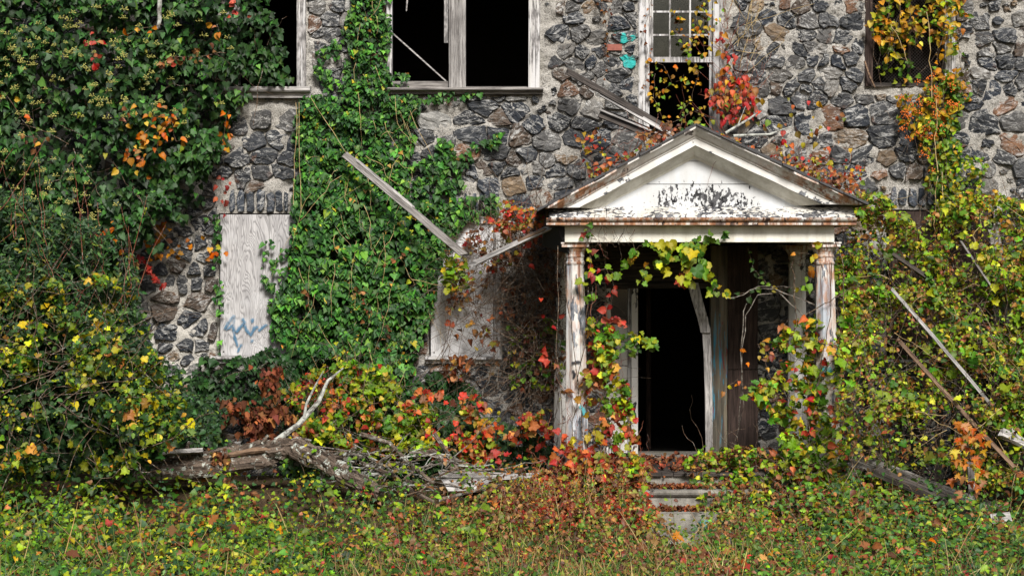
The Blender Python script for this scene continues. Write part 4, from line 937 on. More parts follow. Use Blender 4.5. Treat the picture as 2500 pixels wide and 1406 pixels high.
for a, c in (((722, 250), (716, 500)), ((730, 250), (735, 520)), ((760, 240), (850, 380)), ((935, 560), (945, 720)), ((900, 620), (905, 780))):
    b = MB(); b.tube(vine_path(W(*a, -.2), W(*c, -.3), 8, .01, rg), .0035, 4); b.build('runner', M['straw'], iv)
for pts in (([(860, 700, -.45), (890, 720, -.45), (900, 780, -.45)]), ([(945, 640, -.4), (1000, 620, -.4)]), ([(930, 760, -.4), (950, 820, -.4), (940, 850, -.4)]), ([(740, 700, -.45), (760, 740, -.45)])):
    spray(iv, pts, rg, 'dry', 'brown', .07, .045, .003, 'dry', jit=.03)
sp = thing('ivy_sprigs', 'thin ivy sprigs creeping over bare stones right of the ivy column', 'ivy', W(1100, 560, -.1))
for p, n in (([(1030, 400), (1060, 335), (1110, 350), (1135, 470), (1150, 530), (1090, 570), (1010, 450), (990, 430)], 760), ([(1110, 400), (1160, 345), (1225, 325), (1225, 345), (1150, 385), (1120, 420)], 90), ([(1140, 470), (1220, 470), (1230, 520), (1150, 540)], 110), ([(1060, 540), (1110, 560), (1110, 600), (1085, 590)], 120)):
    u, v = scatter(p, n, rg, 10, lambda u, v: smooth(.40, .56, fbm(u*.04+2, v*.04, 3))+.03)
    leaves(sp, *wall_leaves(u, v, -.07-rg.random(len(u))*.1, rg, .5, .45), rg.uniform(.045, .085, len(u)), pick_cols('ivymid', len(u), rg), 'ivy', 'ivy', rg, own=40)
lw = thing('foot_ivy', 'dark ivy growing along the foot of the wall behind the fallen log', 'ivy', W(900, 1150, -.3))
for p, n in (([(480, 870), (545, 890), (640, 850), (720, 850), (900, 900), (1000, 950), (980, 1060), (760, 1060), (560, 1000), (450, 960)], 2200), ([(980, 930), (1080, 900), (1150, 950), (1180, 1000), (1260, 1040), (1350, 1080), (1360, 1170), (1100, 1180), (940, 1160), (960, 1020)], 3000), ([(440, 960), (560, 1000), (560, 1080), (480, 1090), (380, 1060)], 700), ([(700, 1040), (960, 1040), (960, 1160), (700, 1170)], 900)):
    u, v = scatter(p, n, rg, 14, lambda u, v: .25+.75*smooth(.35, .55, fbm(u*.02+90, v*.02, 3))); Y = -.12-.35*smooth(900, 1150, v)-.3*fbm(u*.02, v*.02, 2)+rg.exponential(.08, len(u))
    leaves(lw, *wall_leaves(u, v, np.minimum(Y, -.06), rg, .5, .5), rg.uniform(.05, .10, len(u)), pick_cols('ivydark', len(u), rg), 'ivy', 'ivy', rg, own=35)

# ============================================================ shrubs at the left
def mass(pl_, poly, n, Yf, thick, kind, pal, size, rg, own, dens=None, mat='leaf', up=.6, out=.7, rag=14, part='foliage', jit=.65):
    u, v = scatter(poly, n, rg, rag, dens); Y = Yf(u, v)+rg.random(len(u))**1.5*thick
    leaves(pl_, *free_leaves(to_world(u, v, Y), rg, up, out, jit), rg.uniform(*size, len(u)), pick_cols(pal, len(u), rg), kind, mat, rg, own=own, part=part)
gs = thing('green_shrub', 'loose green shrub with upright reddish twigs under the dark ivy at the left edge', 'shrub', W(150, 1190, -1.7))
PS = [(-330, 460), (-80, 470), (110, 480), (240, 560), (330, 640), (350, 760), (300, 840), (-330, 840)]
gf = lambda u, v: -1.55-.5*(fbm(u*.012+70, v*.012, 3)-.5)*2-.5*smooth(500, 800, v)
mass(gs, PS, 8200, gf, .7, 'narrow', 'shrub', (.05, .10), rg, 110, lambda u, v: .2+.8*smooth(.4, .56, fbm(u*.018+60, v*.018, 3)), out=.9)
stems(gs, 70, PS, lambda u, v: gf(u, v)+.1, rg, .9, .004, 'redstem', sag=0, dirn=(.1, 0, 1), wob=.015)
mass(gs, [(250, 860), (330, 800), (480, 960), (600, 1090), (400, 1100), (300, 1000)], 1100, lambda u, v: -1.9-.4*(fbm(u*.012, v*.012, 3)-.5), .6, 'oval', 'shrub', (.05, .085), rg, 30, part='low_foliage')
ys = thing('yellow_shrub', 'big sprawling bush of yellow and lime leaves at the left in front of the ivy', 'shrub', W(180, 1250, -2.5))
yf = lambda u, v: -2.1-.9*smooth(720, 1150, v)-.75*(fbm(u*.012+20, v*.012+5, 3)-.5)*2-.4*blob(u, v, 250, 900, 160, 160)
def yd(u, v): return (.05+.95*smooth(.43, .55, fbm(u*.015+33, v*.015, 3)))*(1-.85*blob(u, v, 210, 1050, 110, 60))*(1-.7*blob(u, v, 60, 1000, 60, 40))
mass(ys, YELLOW, 3800, yf, .9, 'grape', 'yellow', (.045, .105), rg, 220, yd); mass(ys, YELLOW, 4900, yf, .9, 'oval', 'yellow', (.035, .07), rg, 0, yd, part='fine_foliage')
mass(ys, YELLOW, 2000, lambda u, v: yf(u, v)+.3, .7, 'heart', 'shrub', (.06, .10), rg, 0, part='inner_foliage')
stems(ys, 300, YELLOW, lambda u, v: yf(u, v)+.25, rg, .8, .005, 'vine', sag=.1)

# ============================================================ bramble along the wall foot, dead leaves, log
br = thing('autumn_bramble', 'yellow and orange leaved vine tangle sprawling behind the fallen log', 'creeper', W(850, 1170, -.9))
PB = [(690, 960), (760, 900), (850, 880), (960, 900), (1000, 960), (1080, 1000), (1060, 1110), (930, 1120), (800, 1090), (720, 1060)]
bf = lambda u, v: -.75-.5*smooth(900, 1100, v)-.4*(fbm(u*.015+11, v*.015, 3)-.5)
mass(br, PB, 1000, bf, .5, 'grape', 'green_yellow', (.05, .11), rg, 160, lambda u, v: .15+.85*smooth(.42, .55, fbm(u*.02+7, v*.02, 3)))
mass(br, PB, 420, lambda u, v: bf(u, v)-.05, .5, 'heart', 'redorange', (.05, .09), rg, 90, lambda u, v: .1+.9*smooth(.5, .62, fbm(u*.02+77, v*.02, 3)), part='orange_foliage')
stems(br, 130, PB, lambda u, v: bf(u, v)+.05, rg, .6, .0035, 'vine', sag=-.1)
mass(br, [(1000, 950), (1120, 960), (1330, 1000), (1380, 1130), (1200, 1160), (1050, 1130)], 330, lambda u, v: -.9-.3*fbm(u*.02, v*.02, 2), .5, 'grape', 'redorange', (.06, .11), rg, 60, lambda u, v: .1+.9*smooth(.48, .6, fbm(u*.02+17, v*.02, 3)), part='thin_foliage')
dl = thing('dead_leaf_cluster', 'hanging clump of curled dead brown leaves below the boarded window with blue paint', 'dead leaves', W(650, 1100, -.9))
for p, n in (([(620, 870), (645, 880), (690, 870), (688, 950), (680, 1060), (700, 1090), (600, 1090), (610, 1000), (640, 960), (625, 920)], 210), ([(520, 980), (610, 960), (640, 1000), (620, 1060), (560, 1050)], 70), ([(690, 990), (740, 1000), (750, 1070), (690, 1080)], 50)):
    u, v = scatter(p, n, rg, 16, lambda u, v: .15+.85*smooth(.42, .58, fbm(u*.04, v*.04, 2))); pos, nr, tp = wall_leaves(u, v, -.85-rg.random(len(u))*.35, rg, .2, .9); leaves(dl, pos, nr, tp, rg.uniform(.06, .12, len(u)), pick_cols('rust' if n != 50 else 'brown', len(u), rg), 'dry', 'dry', rg, own=90 if n > 200 else 40)
stems(dl, 30, [(620, 870), (700, 870), (720, 1090), (600, 1090)], lambda u, v: -.8+0*u, rg, .5, .004, 'vine', sag=0, dirn=(0, 0, -1))
# ============================================================ fallen log
lg = thing('fallen_log', 'broken lichen-spotted tree log lying across the weeds left of the porch', 'log', W(600, 1190, -1.8))
def bark_tube(name, pts, rads, rg, parent, seg=14, sub=5, mat='bark', rough=.09):
    """limb with furrowed bark: long axis kept in the object's own x so the furrows run along it"""
    P = [np.array(p) for p in pts]; Q = []; Rr = []
    for i in range(len(P)-1):
        for t in np.linspace(0, 1, sub, endpoint=False): Q.append(P[i]+(P[i+1]-P[i])*t); Rr.append(rads[i]+(rads[i+1]-rads[i])*t)
    Q.append(P[-1]); Rr.append(rads[-1]); Q = np.array(Q); a = Q[0]; d = Vector(Q[-1]-Q[0]); m = Matrix.Translation(Vector(a)) @ d.to_track_quat('X', 'Z').to_matrix().to_4x4(); mi = np.array(m.inverted())
    q = (mi[:3, :3] @ Q.T).T+mi[:3, 3]; n = len(q); V = []; F = []
    ph = rg.uniform(0, 9)
    for i in range(n):
        t = q[min(i+1, n-1)]-q[max(i-1, 0)]; t = Vector(t).normalized(); e1 = t.cross(Vector((0, 0, 1))).normalized(); e2 = t.cross(e1)
        for k in range(seg):
            an = 2*math.pi*k/seg; rr = Rr[i]*(1+rough*(2*fbm(np.array([k*1.7+ph]), np.array([i*.35+ph]), 2)[0]-1)*2+rough*.5*rg.normal()); V.append(Vector(q[i])+(e1*math.cos(an)+e2*math.sin(an))*rr)
    for i in range(n-1):
        for k in range(seg): k2 = (k+1) % seg; F.append((i*seg+k, i*seg+k2, (i+1)*seg+k2, (i+1)*seg+k))
    F += [tuple(range(seg-1, -1, -1)), tuple(range((n-1)*seg, n*seg))]
    b = MB(); b.add(V, F); return b.build(name, M[mat], parent, False, m)
bark_tube('main_limb', [W(330, 1172, -1.75), W(440, 1146, -1.75), (W(560, 1124, -1.75)), W(680, 1098, -1.75), W(752, 1084, -1.72)], [.12, .155, .15, .13, .07], rg, lg, 22, 12, 'bark', .15)
bark_tube('split_slab', [W(400, 1156, -1.86), W(540, 1140, -1.88), W(640, 1128, -1.88), W(676, 1136, -1.86)], [.10, .09, .07, .008], rg, lg, 12, 7)
bark_tube('broken_limb', [W(722, 1096, -1.8), W(800, 1130, -2.0), W(860, 1168, -2.15), W(930, 1206, -2.3)], [.12, .115, .105, .08], rg, lg, 20, 12, 'bark', .14)
for pts_, r_ in (([(470, 1128, -1.8), (455, 1098, -1.85), (462, 1078, -1.88)], .035), ([(640, 1082, -1.78), (655, 1062, -1.8)], .03), ([(800, 1125, -2.0), (840, 1112, -2.1), (870, 1090, -2.12)], .028), ([(300, 1175, -1.75), (250, 1160, -1.7), (190, 1165, -1.7)], .08)): bark_tube('broken_stub', [W(*q) for q in pts_], np.linspace(r_, r_*.5, len(pts_)), rg, lg, 10, 6, 'bark', .16)
b = MB(); o = bark_tube('torn_heartwood', [W(548, 1112, -1.87), W(620, 1100, -1.88), W(672, 1096, -1.86)], [.03, .045, .02], rg, lg, 8, 5, 'brownwood')
bark_tube('upright_branch', [W(672, 1076, -1.7), W(730, 1035, -1.6), W(778, 980, -1.5), W(800, 930, -1.45), W(838, 898, -1.4)], [.034, .032, .026, .018, .008], rg, lg, 8, 5, 'pale', .05)
bark_tube('upright_branch', [W(742, 1020, -1.6), W(748, 985, -1.6), W(770, 940, -1.55), W(790, 905, -1.55)], [.018, .015, .012, .006], rg, lg, 6, 5, 'pale', .05)
bark_tube('bark_strip', [W(680, 1088, -1.7), W(725, 1070, -1.72), W(760, 1074, -1.75)], [.02, .018, .01], rg, lg, 7, 5, 'pale', .1)
bark_tube('supporting_stub', [W(770, 1120, -1.8), W(790, 1160, -1.9), W(775, 1200, -2.0)], [.03, .026, .02], rg, lg, 7, 5, 'twig', .08)
u, v = scatter([(512, 1096), (550, 1090), (560, 1130), (515, 1136)], 26, rg, 3); pos, nr, tp = wall_leaves(u, v, -1.93-rg.random(len(u))*.06, rg, .2, .9)
dcl = thing('curled_leaf_wad', 'wad of curled brown leaves caught on the fallen log', 'dead leaves', W(535, 1130, -1.9)); leaves(dcl, pos, nr, tp, rg.uniform(.06, .10, len(u)), pick_cols('brown', len(u), rg), 'dry', 'dry', rg, own=26)
# ============================================================ loose boards
def board(name, label, a, c, w, th, mat, roll=0.0, cat='board', split=True, group=None, parent=None, bow=0.0):
    a, c = Vector(a), Vector(c); d = c-a; L = d.length; m = Matrix.Translation(a) @ d.to_track_quat('X', 'Z').to_matrix().to_4x4() @ Matrix.Rotation(roll, 4, 'X')
    rg2 = np.random.default_rng(int(abs(a.x*977+a.z*131))+5); n = 9; V = []; F = []
    for i in range(n+1):
        t = i/n; x = L*t; s = 1.0
        for k, (yy, zz) in enumerate(((-w/2, -th/2), (w/2, -th/2), (w/2, th/2), (-w/2, th/2))):
            e = (rg2.normal(0, .035) if i in (0, n) and split else 0)
            V.append((x+e, yy*(1+rg2.normal(0, .03)), zz*(1+rg2.normal(0, .06))+bow*4*t*(1-t)))
    for i in range(n):
        for k in range(4): k2 = (k+1) % 4; F.append((i*4+k, i*4+k2, (i+1)*4+k2, (i+1)*4+k))
    F += [(3, 2, 1, 0), tuple(n*4+k for k in range(4))]
    b = MB(); b.add(V, F); o = b.build(name, M[mat], parent, False, m)
    if label: tag(o, label, cat, group, 'thing')
    return o
t = thing('fallen_gutter_board', 'long grey split board leaning down across the ivy column', 'board', W(1130, 625, -.75))
board('plank', None, W(842, 378, -.42), W(1132, 622, -.8), .085, .03, 'wood', R(70), parent=t, bow=.025); board('batten', None, W(872, 392, -.47), W(1010, 506, -.66), .03, .022, 'palewood', R(70), parent=t)
t = thing('hanging_fascia_strip', 'narrow peeled board hanging off the left corner of the porch roof', 'board', W(1160, 645, -1.4))
board('plank', None, W(1152, 646, -1.35), W(1396, 530, -2.0), .06, .025, 'palewood', R(75), parent=t); board('batten', None, W(1180, 628, -1.38), W(1330, 560, -1.85), .03, .03, 'brownwood', R(75), parent=t)
t = thing('upper_loose_trim', 'grey moulded timber sticking up from behind the porch gable', 'timber', W(1640, 335, -1.0))
board('plank', None, W(1380, 172, -.35), W(1645, 325, -1.1), .075, .03, 'darkwood', R(60), parent=t, bow=.02); board('batten', None, W(1468, 232, -.62), W(1640, 330, -1.14), .045, .03, 'palewood', R(60), parent=t)
t = thing('loose_roof_plank', 'short dark plank lying against the wall left of the gable peak', 'board', W(1600, 335, -.9))
board('plank', None, W(1466, 276, -.55), W(1612, 336, -1.0), .12, .03, 'darkwood', R(65), parent=t); board('edge_strip', None, W(1466, 269, -.59), W(1610, 328, -1.04), .02, .02, 'palewood', R(65), parent=t)
board('white_plank', 'small whitewashed plank lying on the fallen log', W(394, 1106, -1.95), W(496, 1100, -1.9), .20, .045, 'palewood', R(-12), split=False)
board('grey_plank', 'grey weathered plank lying on the brushwood below the wall', W(1070, 1158, -1.5), W(1250, 1166, -1.45), .11, .045, 'wood', R(40))
board('painted_plank', 'pale painted board on the ground under the brushwood', W(1085, 1186, -1.9), W(1215, 1184, -1.8), .16, .04, 'palewood', R(50))
board('painted_strip', 'thin pale strip of trim lying at the left foot of the porch', W(1215, 1166, -2.0), W(1330, 1160, -2.1), .06, .03, 'palewood', R(60))
board('tall_leaning_lath', 'long pale lath leaning in the vine thicket right of the porch', W(2172, 700, -1.5), W(2490, 1074, -2.3), .036, .025, 'palewood', R(60), bow=.05)
board('brown_leaning_lath', 'brown split lath leaning low in the vine thicket', W(2195, 832, -1.9), W(2478, 1142, -2.6), .042, .028, 'brownwood', R(60), bow=-.04)
board('dark_rafter', 'dark slender stick slanting high in the vine thicket', W(2165, 612, -1.1), W(2282, 690, -1.2), .045, .04, 'darkwood', R(60))
board('slim_stick', 'thin grey stick slanting above the tall leaning lath', W(2346, 590, -1.25), W(2424, 706, -1.4), .022, .02, 'wood', R(50))
board('steep_post', 'thick weathered post leaning at the extreme right edge', W(2425, 560, -.75), W(2512, 985, -1.5), .12, .05, 'wood', R(30))
board('wide_panel_board', 'wide grey board end poking out at the right edge above the fallen beam', W(2440, 1052, -2.4), W(2540, 1102, -2.3), .12, .04, 'palewood', R(50))
board('fallen_beam', 'thick rotten beam lying through the brush right of the steps', W(2095, 1122, -1.95), W(2450, 1252, -2.3), .12, .10, 'wood', R(20))
board('second_fallen_beam', 'dark beam lying below the rotten beam', W(2140, 1150, -2.35), W(2400, 1262, -2.75), .10, .08, 'darkwood', R(20))
board('short_stake', 'short grey stake standing in the brush beneath orange maple leaves', W(2372, 1200, -2.6), W(2370, 1140, -2.55), .07, .05, 'wood', 0)
board('loose_slat', 'small pale slat lying flat at the lower right', W(2420, 1268, -3.0), W(2468, 1262, -3.0), .12, .03, 'palewood', R(50), split=False)
board('porch_lath', 'pale thin lath lying on the porch floor before the door', W(1572, 1158, -1.4), W(1668, 1153, -1.3), .045, .025, 'palewood', R(30))
board('porch_strip', 'short grey lath lying on the porch floor edge', W(1588, 1178, -1.95), W(1672, 1168, -1.8), .07, .03, 'wood', R(30))
board('ground_stub', 'short broken board standing in the litter at the foot of the steps', W(1764, 1312, -3.1), W(1778, 1336, -3.3), .09, .03, 'wood', R(20))
# split casing bending out of the doorway
t = thing('split_door_casing', 'cracked grey door casing bowing inward across the doorway', 'door casing', W(1730, 1110, -.35))
def quadboard(name, pts, th, mat, par):
    """upright board given by its left and right edge points"""
    b = MB(); vs = []
    for (ul, ur, v_, Y) in pts: a, c = W(ul, v_, Y), W(ur, v_, Y); vs += [a, c, c+Vector((0, th, 0)), a+Vector((0, th, 0))]
    n = len(pts); fs = []
    for i in range(n-1):
        for k in range(4): k2 = (k+1) % 4; fs.append((i*4+k2, i*4+k, (i+1)*4+k, (i+1)*4+k2))
    fs += [(0, 1, 2, 3), tuple((n-1)*4+k for k in (3, 2, 1, 0))]; b.add(vs, fs); return b.build(name, M[mat], par)
quadboard('upper_piece', [(1678, 1705, 690, -.60), (1690, 1716, 735, -.62), (1704, 1729, 780, -.65), (1711, 1735, 812, -.66)], .03, 'palewoodz', t)
quadboard('lower_piece', [(1713, 1734, 798, -.63), (1718, 1737, 860, -.62), (1721, 1739, 960, -.60), (1723, 1740, 1112, -.55)], .03, 'palewoodz', t)
# ============================================================ brushwood
bp = thing('brushwood_pile', 'heap of bare grey lichened branches beside the fallen log', 'brushwood', W(1050, 1210, -1.9))
def twigs(n, poly, Y0, Y1, L, rad, rg, par, flat=.35, mats=('twig', 'pale', 'vine')):
    u, v = scatter(poly, n, rg, 4)
    for i in range(len(u)):
        p = to_world(u[i:i+1], v[i:i+1], np.array([rg.uniform(Y0, Y1)]))[0]; a = rg.normal(0, flat)+(math.pi if rg.random() < .5 else 0); d = np.array([math.cos(a), rg.normal(0, .3), math.sin(a)]); LL = L*rg.uniform(.35, 1.3); q = vine_path(p, p+d*LL, 7, LL*.035, rg)
        b = MB(); r = rad*rg.uniform(.5, 1.5); b.tube(q, np.linspace(1, .35, 7)*r, 5)
        for k in range(rg.integers(1, 4)):
            j = rg.integers(1, 6); dd = d+rg.normal(0, .8, 3)*np.array([1, .4, 1]); dd /= np.linalg.norm(dd); b.tube(vine_path(q[j], q[j]+dd*LL*rg.uniform(.15, .4), 4, LL*.02, rg), np.linspace(.6, .2, 4)*r, 4)
        b.build('branch', M[mats[rg.choice(len(mats), p=[.6, .25, .15])]], par)
twigs(60, [(850, 1090), (1000, 1080), (1130, 1120), (1300, 1160), (1310, 1200), (1080, 1215), (900, 1200), (820, 1140)], -2.1, -1.1, .75, .011, rg, bp)
twigs(26, [(840, 1110), (960, 1090), (1010, 1150), (900, 1180)], -1.9, -1.3, .5, .009, rg, bp, .6)
for pts, rr in (([(880, 1130, -1.6), (960, 1160, -1.8), (1010, 1200, -2.0), (1060, 1225, -2.2)], .03), ([(1070, 1220, -2.2), (1150, 1200, -2.1), (1230, 1180, -2.0)], .022), ([(1060, 1060, -1.2), (1090, 1100, -1.3), (1120, 1150, -1.5)], .028), ([(1010, 1110, -1.3), (1060, 1105, -1.3), (1095, 1130, -1.4), (1110, 1150, -1.5)], .045), ([(880, 1060, -1.2), (950, 1080, -1.3), (1000, 1130, -1.5), (1060, 1180, -1.7)], .03), ([(1020, 1180, -1.9), (985, 1170, -1.9), (1010, 1150, -1.85), (1005, 1135, -1.85)], .02), ([(1180, 1190, -2.0), (1240, 1160, -1.8), (1290, 1140, -1.7)], .018)):
    bark_tube('branch', [W(*p) for p in pts], np.linspace(rr, rr*.6, len(pts)), rg, bp, 8, 5, 'bark', .08)

# ============================================================ creepers on the second boarded window and the shaded wall
cw = thing('withered_creeper', 'withered brown and orange creeper with bare stems over the second boarded window', 'creeper', W(1150, 900, -.5))
PC = [(1075, 610), (1150, 560), (1230, 520), (1330, 520), (1360, 600), (1240, 660), (1220, 900), (1160, 960), (1070, 900), (1090, 760)]
cf = lambda u, v: -.35-.8*smooth(1150, 1350, u)*smooth(700, 560, v)-.25*fbm(u*.02, v*.02, 2)
def cd(u, v): return .05+.95*smooth(.48, .62, fbm(u*.025+120, v*.025, 3))
mass(cw, PC, 170, cf, .35, 'dry', 'brown', (.06, .10), rg, 80, cd, 'dry', part='dry_foliage')
mass(cw, PC, 150, cf, .35, 'grape', 'redorange', (.05, .10), rg, 120, cd)
mass(cw, [(1075, 620), (1130, 610), (1140, 720), (1080, 700)], 60, lambda u, v: -.6+0*u, .3, 'grape', 'green_yellow', (.07, .12), rg, 40, part='green_foliage')
stems(cw, 240, PC, lambda u, v: cf(u, v)+.05, rg, .7, .0032, 'vine', sag=.15, wob=.04)
dk = thing('bare_vine_tangle', 'dark tangle of bare vine stems on the shaded stones beside the porch', 'vine', W(1300, 1000, -.4))
PD = [(1215, 580), (1370, 540), (1380, 960), (1260, 960), (1225, 800)]
stems(dk, 430, PD, lambda u, v: -.15-.5*np.random.default_rng(4).random(len(u)), rg, .8, .0035, 'vine', sag=.1, wob=.05)
mass(dk, PD, 330, lambda u, v: -.35-.2*fbm(u*.02, v*.02, 2), .3, 'heart', 'rust', (.05, .09), rg, 50, lambda u, v: .1+.9*smooth(.45, .6, fbm(u*.03, v*.03, 2)))
mass(dk, [(1230, 800), (1370, 780), (1380, 960), (1250, 960)], 110, lambda u, v: -.5+0*u, .3, 'grape', 'green_yellow', (.05, .085), rg, 40, part='green_foliage')
# ============================================================ creeper on the left front column
lc = thing('red_column_creeper', 'red and yellow creeper climbing round the left front column', 'creeper', W(1440, 1200, -2.0))
PL1 = [(1370, 960), (1420, 900), (1450, 780), (1500, 860), (1545, 960), (1556, 1050), (1570, 1130), (1480, 1190), (1370, 1190), (1350, 1100)]
lf = lambda u, v: -2.05-.25*(fbm(u*.02+3, v*.02, 2)-.5)-.35*smooth(1000, 1180, v)
def lcd(u, v): return (.15+.85*smooth(.42, .56, fbm(u*.03+5, v*.03, 2)))*(1-.85*np.exp(-((u-1405)/26)**2)*smooth(1110, 1050, v))
mass(lc, PL1, 420, lf, .35, 'grape', 'redorange', (.055, .11), rg, 180, lcd, hang if False else 'leaf')
mass(lc, [(1440, 800), (1480, 790), (1545, 960), (1560, 1130), (1500, 1180), (1480, 1000)], 260, lf, .3, 'grape', 'green_yellow', (.05, .095), rg, 110, lambda u, v: .2+.8*smooth(.4, .55, fbm(u*.03+55, v*.03, 2)), part='yellow_foliage')
for pts, pal, k, n_ in (([(1438, 600, -2.0), (1442, 660, -2.0), (1446, 740, -2.05), (1452, 830, -2.05), (1470, 920, -2.1)], 'green_yellow', 'grape', .05), ([(1430, 560, -2.0), (1445, 640, -2.0)], 'red', 'heart', .08), ([(1480, 660, -2.0), (1510, 670, -2.0), (1530, 640, -2.0)], 'green_yellow', 'grape', .04), ([(1430, 665, -2.05), (1480, 655, -2.05), (1500, 700, -2.0), (1490, 790, -2.0)], 'red', 'heart', .07), ([(1480, 780, -2.0), (1510, 775, -2.0), (1530, 790, -2.0)], 'red', 'heart', .035),
                    ([(1500, 830, -2.0), (1550, 815, -2.05), (1600, 840, -2.1)], 'green_yellow', 'grape', .022), ([(1500, 860, -2.0), (1540, 840, -2.0), (1560, 850, -2.0)], 'green', 'grape', .03), ([(1345, 780, -1.95), (1360, 790, -2.0)], 'red', 'heart', .03), ([(1330, 860, -1.95), (1345, 880, -1.95), (1360, 900, -2.0)], 'red', 'heart', .035), ([(1290, 650, -1.3), (1330, 710, -1.4)], 'red', 'heart', .12)):
    spray(lc, pts, rg, k, pal, .10, n_, .0035, jit=.035, clus=1)
stems(lc, 70, PL1, lambda u, v: lf(u, v)+.1, rg, .35, .003, 'redstem', sag=0, dirn=(0, 0, 1))
for a, c in (((1425, 1160), (1380, 620)), ((1400, 1170), (1436, 700)), ((1370, 1150), (1362, 600))):
    b = MB(); b.tube(vine_path(W(*a, -2.0), W(*c, -1.98), 14, .02, rg), .005, 5); b.build('climbing_stem', M['vine'], lc)
# ============================================================ grapevine hanging in the doorway
gv = thing('door_grapevine', 'lime green grapevine cluster hanging from the porch beam above the door', 'vine', W(1640, 600, -1.95))
PG = [(1590, 600), (1640, 585), (1700, 590), (1720, 570), (1730, 640), (1690, 690), (1640, 690), (1600, 640)]
u, v = scatter(PG, 62, rg, 6); pos, nr, tp = wall_leaves(u, v, -1.95-rg.random(len(u))*.3, rg, .3, .45); leaves(gv, pos, nr, tp, rg.uniform(.07, .135, len(u)), pick_cols('green_yellow', len(u), rg), 'grape', 'leaf', rg, own=99)
for pts, pal in (([(1690, 600, -2.0), (1720, 580, -2.05), (1765, 565, -2.1)], 'green'), ([(1600, 600, -2.0), (1560, 600, -2.0), (1545, 625, -2.0)], 'green_yellow'), ([(1590, 640, -2.0), (1565, 670, -2.0), (1575, 690, -2.0)], 'green_yellow'), ([(1690, 660, -2.0), (1730, 670, -2.0), (1745, 690, -2.0)], 'green_yellow'), ([(1745, 690, -2.0), (1740, 720, -2.0), (1775, 715, -2.0)], 'green_yellow'), ([(1660, 660, -2.0), (1650, 690, -2.0), (1672, 685, -2.0)], 'red')):
    spray(gv, pts, rg, 'grape', pal, .105, .045, .003, jit=.03)
ds = thing('dangling_vine', 'bare looping vine with a few yellow leaves dangling in the right half of the porch', 'vine', W(1850, 620, -1.7))
for pts in (([(1825, 605, -1.7), (1840, 660, -1.7), (1870, 690, -1.7), (1900, 705, -1.75), (1960, 705, -1.9)]), ([(1790, 728, -1.7), (1830, 712, -1.7), (1850, 700, -1.7)])): spray(ds, pts, rg, 'heart', 'yellow', .075, .06, .003, jit=.02)
for pts in (([(1960, 770, -1.85), (1900, 712, -1.75), (1850, 720, -1.7), (1820, 770, -1.65), (1812, 850, -1.65), (1810, 950, -1.65), (1804, 1040, -1.65)]), ([(1990, 745, -1.9), (1890, 705, -1.75), (1840, 705, -1.7), (1815, 760, -1.68), (1808, 860, -1.66), (1816, 990, -1.66), (1795, 1075, -1.66)]), ([(1770, 728, -1.9), (1815, 720, -1.8), (1850, 700, -1.75), (1900, 700, -1.75), (1960, 705, -1.85)])):
    b = MB(); Q = [];
    for a, c in zip(pts, pts[1:]): Q += list(vine_path(W(*a), W(*c), 5, .006, rg)[:-1])
    Q.append(np.array(W(*pts[-1]))); b.tube(Q, np.linspace(1, .55, len(Q))*.007, 5); b.build('stem', M['twig'], ds)
spray(ds, [(1812, 950, -1.68), (1810, 850, -1.68)], rg, 'dry', 'orange', .075, .13, .003, 'dry', jit=.03)
spray(ds, [(1760, 960, -1.7), (1800, 925, -1.7), (1820, 940, -1.7)], rg, 'heart', 'redorange', .07, .08, .003, jit=.02)
# ============================================================ creeper on the right front column
rc = thing('right_column_creeper', 'green and orange creeper swallowing the lower right front column', 'creeper', W(1990, 1180, -2.0))
PR = [(1900, 820), (1960, 770), (2010, 780), (2030, 870), (2060, 960), (2080, 1110), (2000, 1190), (1880, 1150), (1920, 1050), (1870, 980), (1820, 980), (1860, 930), (1910, 900)]
rf = lambda u, v: -2.02-.25*(fbm(u*.02+13, v*.02, 2)-.5)-.35*smooth(1000, 1180, v)
mass(rc, PR, 620, rf, .4, 'grape', 'green_yellow', (.06, .12), rg, 170, lambda u, v: (.2+.8*smooth(.4, .55, fbm(u*.03+25, v*.03, 2)))*(1-.85*np.exp(-((u-2026)/16)**2)*smooth(1010, 960, v)))
mass(rc, PR, 190, lambda u, v: rf(u, v)-.03, .3, 'heart', 'redorange', (.06, .10), rg, 80, part='orange_foliage')
for pts, pal in (([(2010, 590, -2.05), (1995, 620, -2.05), (1975, 700, -2.05)], 'bitter'), ([(1975, 620, -2.0), (1940, 615, -2.0)], 'bitter'), ([(1980, 790, -2.0), (1930, 780, -2.0), (1895, 800, -2.0)], 'orange'), ([(1880, 920, -1.9), (1850, 840, -1.8), (1880, 830, -1.8)], 'bitter'), ([(1930, 830, -1.9), (1880, 860, -1.9), (1870, 880, -1.9)], 'brown')): spray(rc, pts, rg, 'heart', pal, .095, .06, .003, jit=.035)
for a, c in (((2030, 640), (1990, 1000)), ((2040, 590), (2060, 760)), ((1935, 640), (1945, 800)), ((2095, 700), (1960, 770)), ((2120, 780), (1990, 930))):
    b = MB(); b.tube(vine_path(W(*a, -2.0), W(*c, -2.0), 12, .014, rg), .0055, 5); b.build('climbing_stem', M['vine'], rc)
stems(rc, 70, PR, lambda u, v: rf(u, v)+.1, rg, .5, .003, 'vine', sag=0)
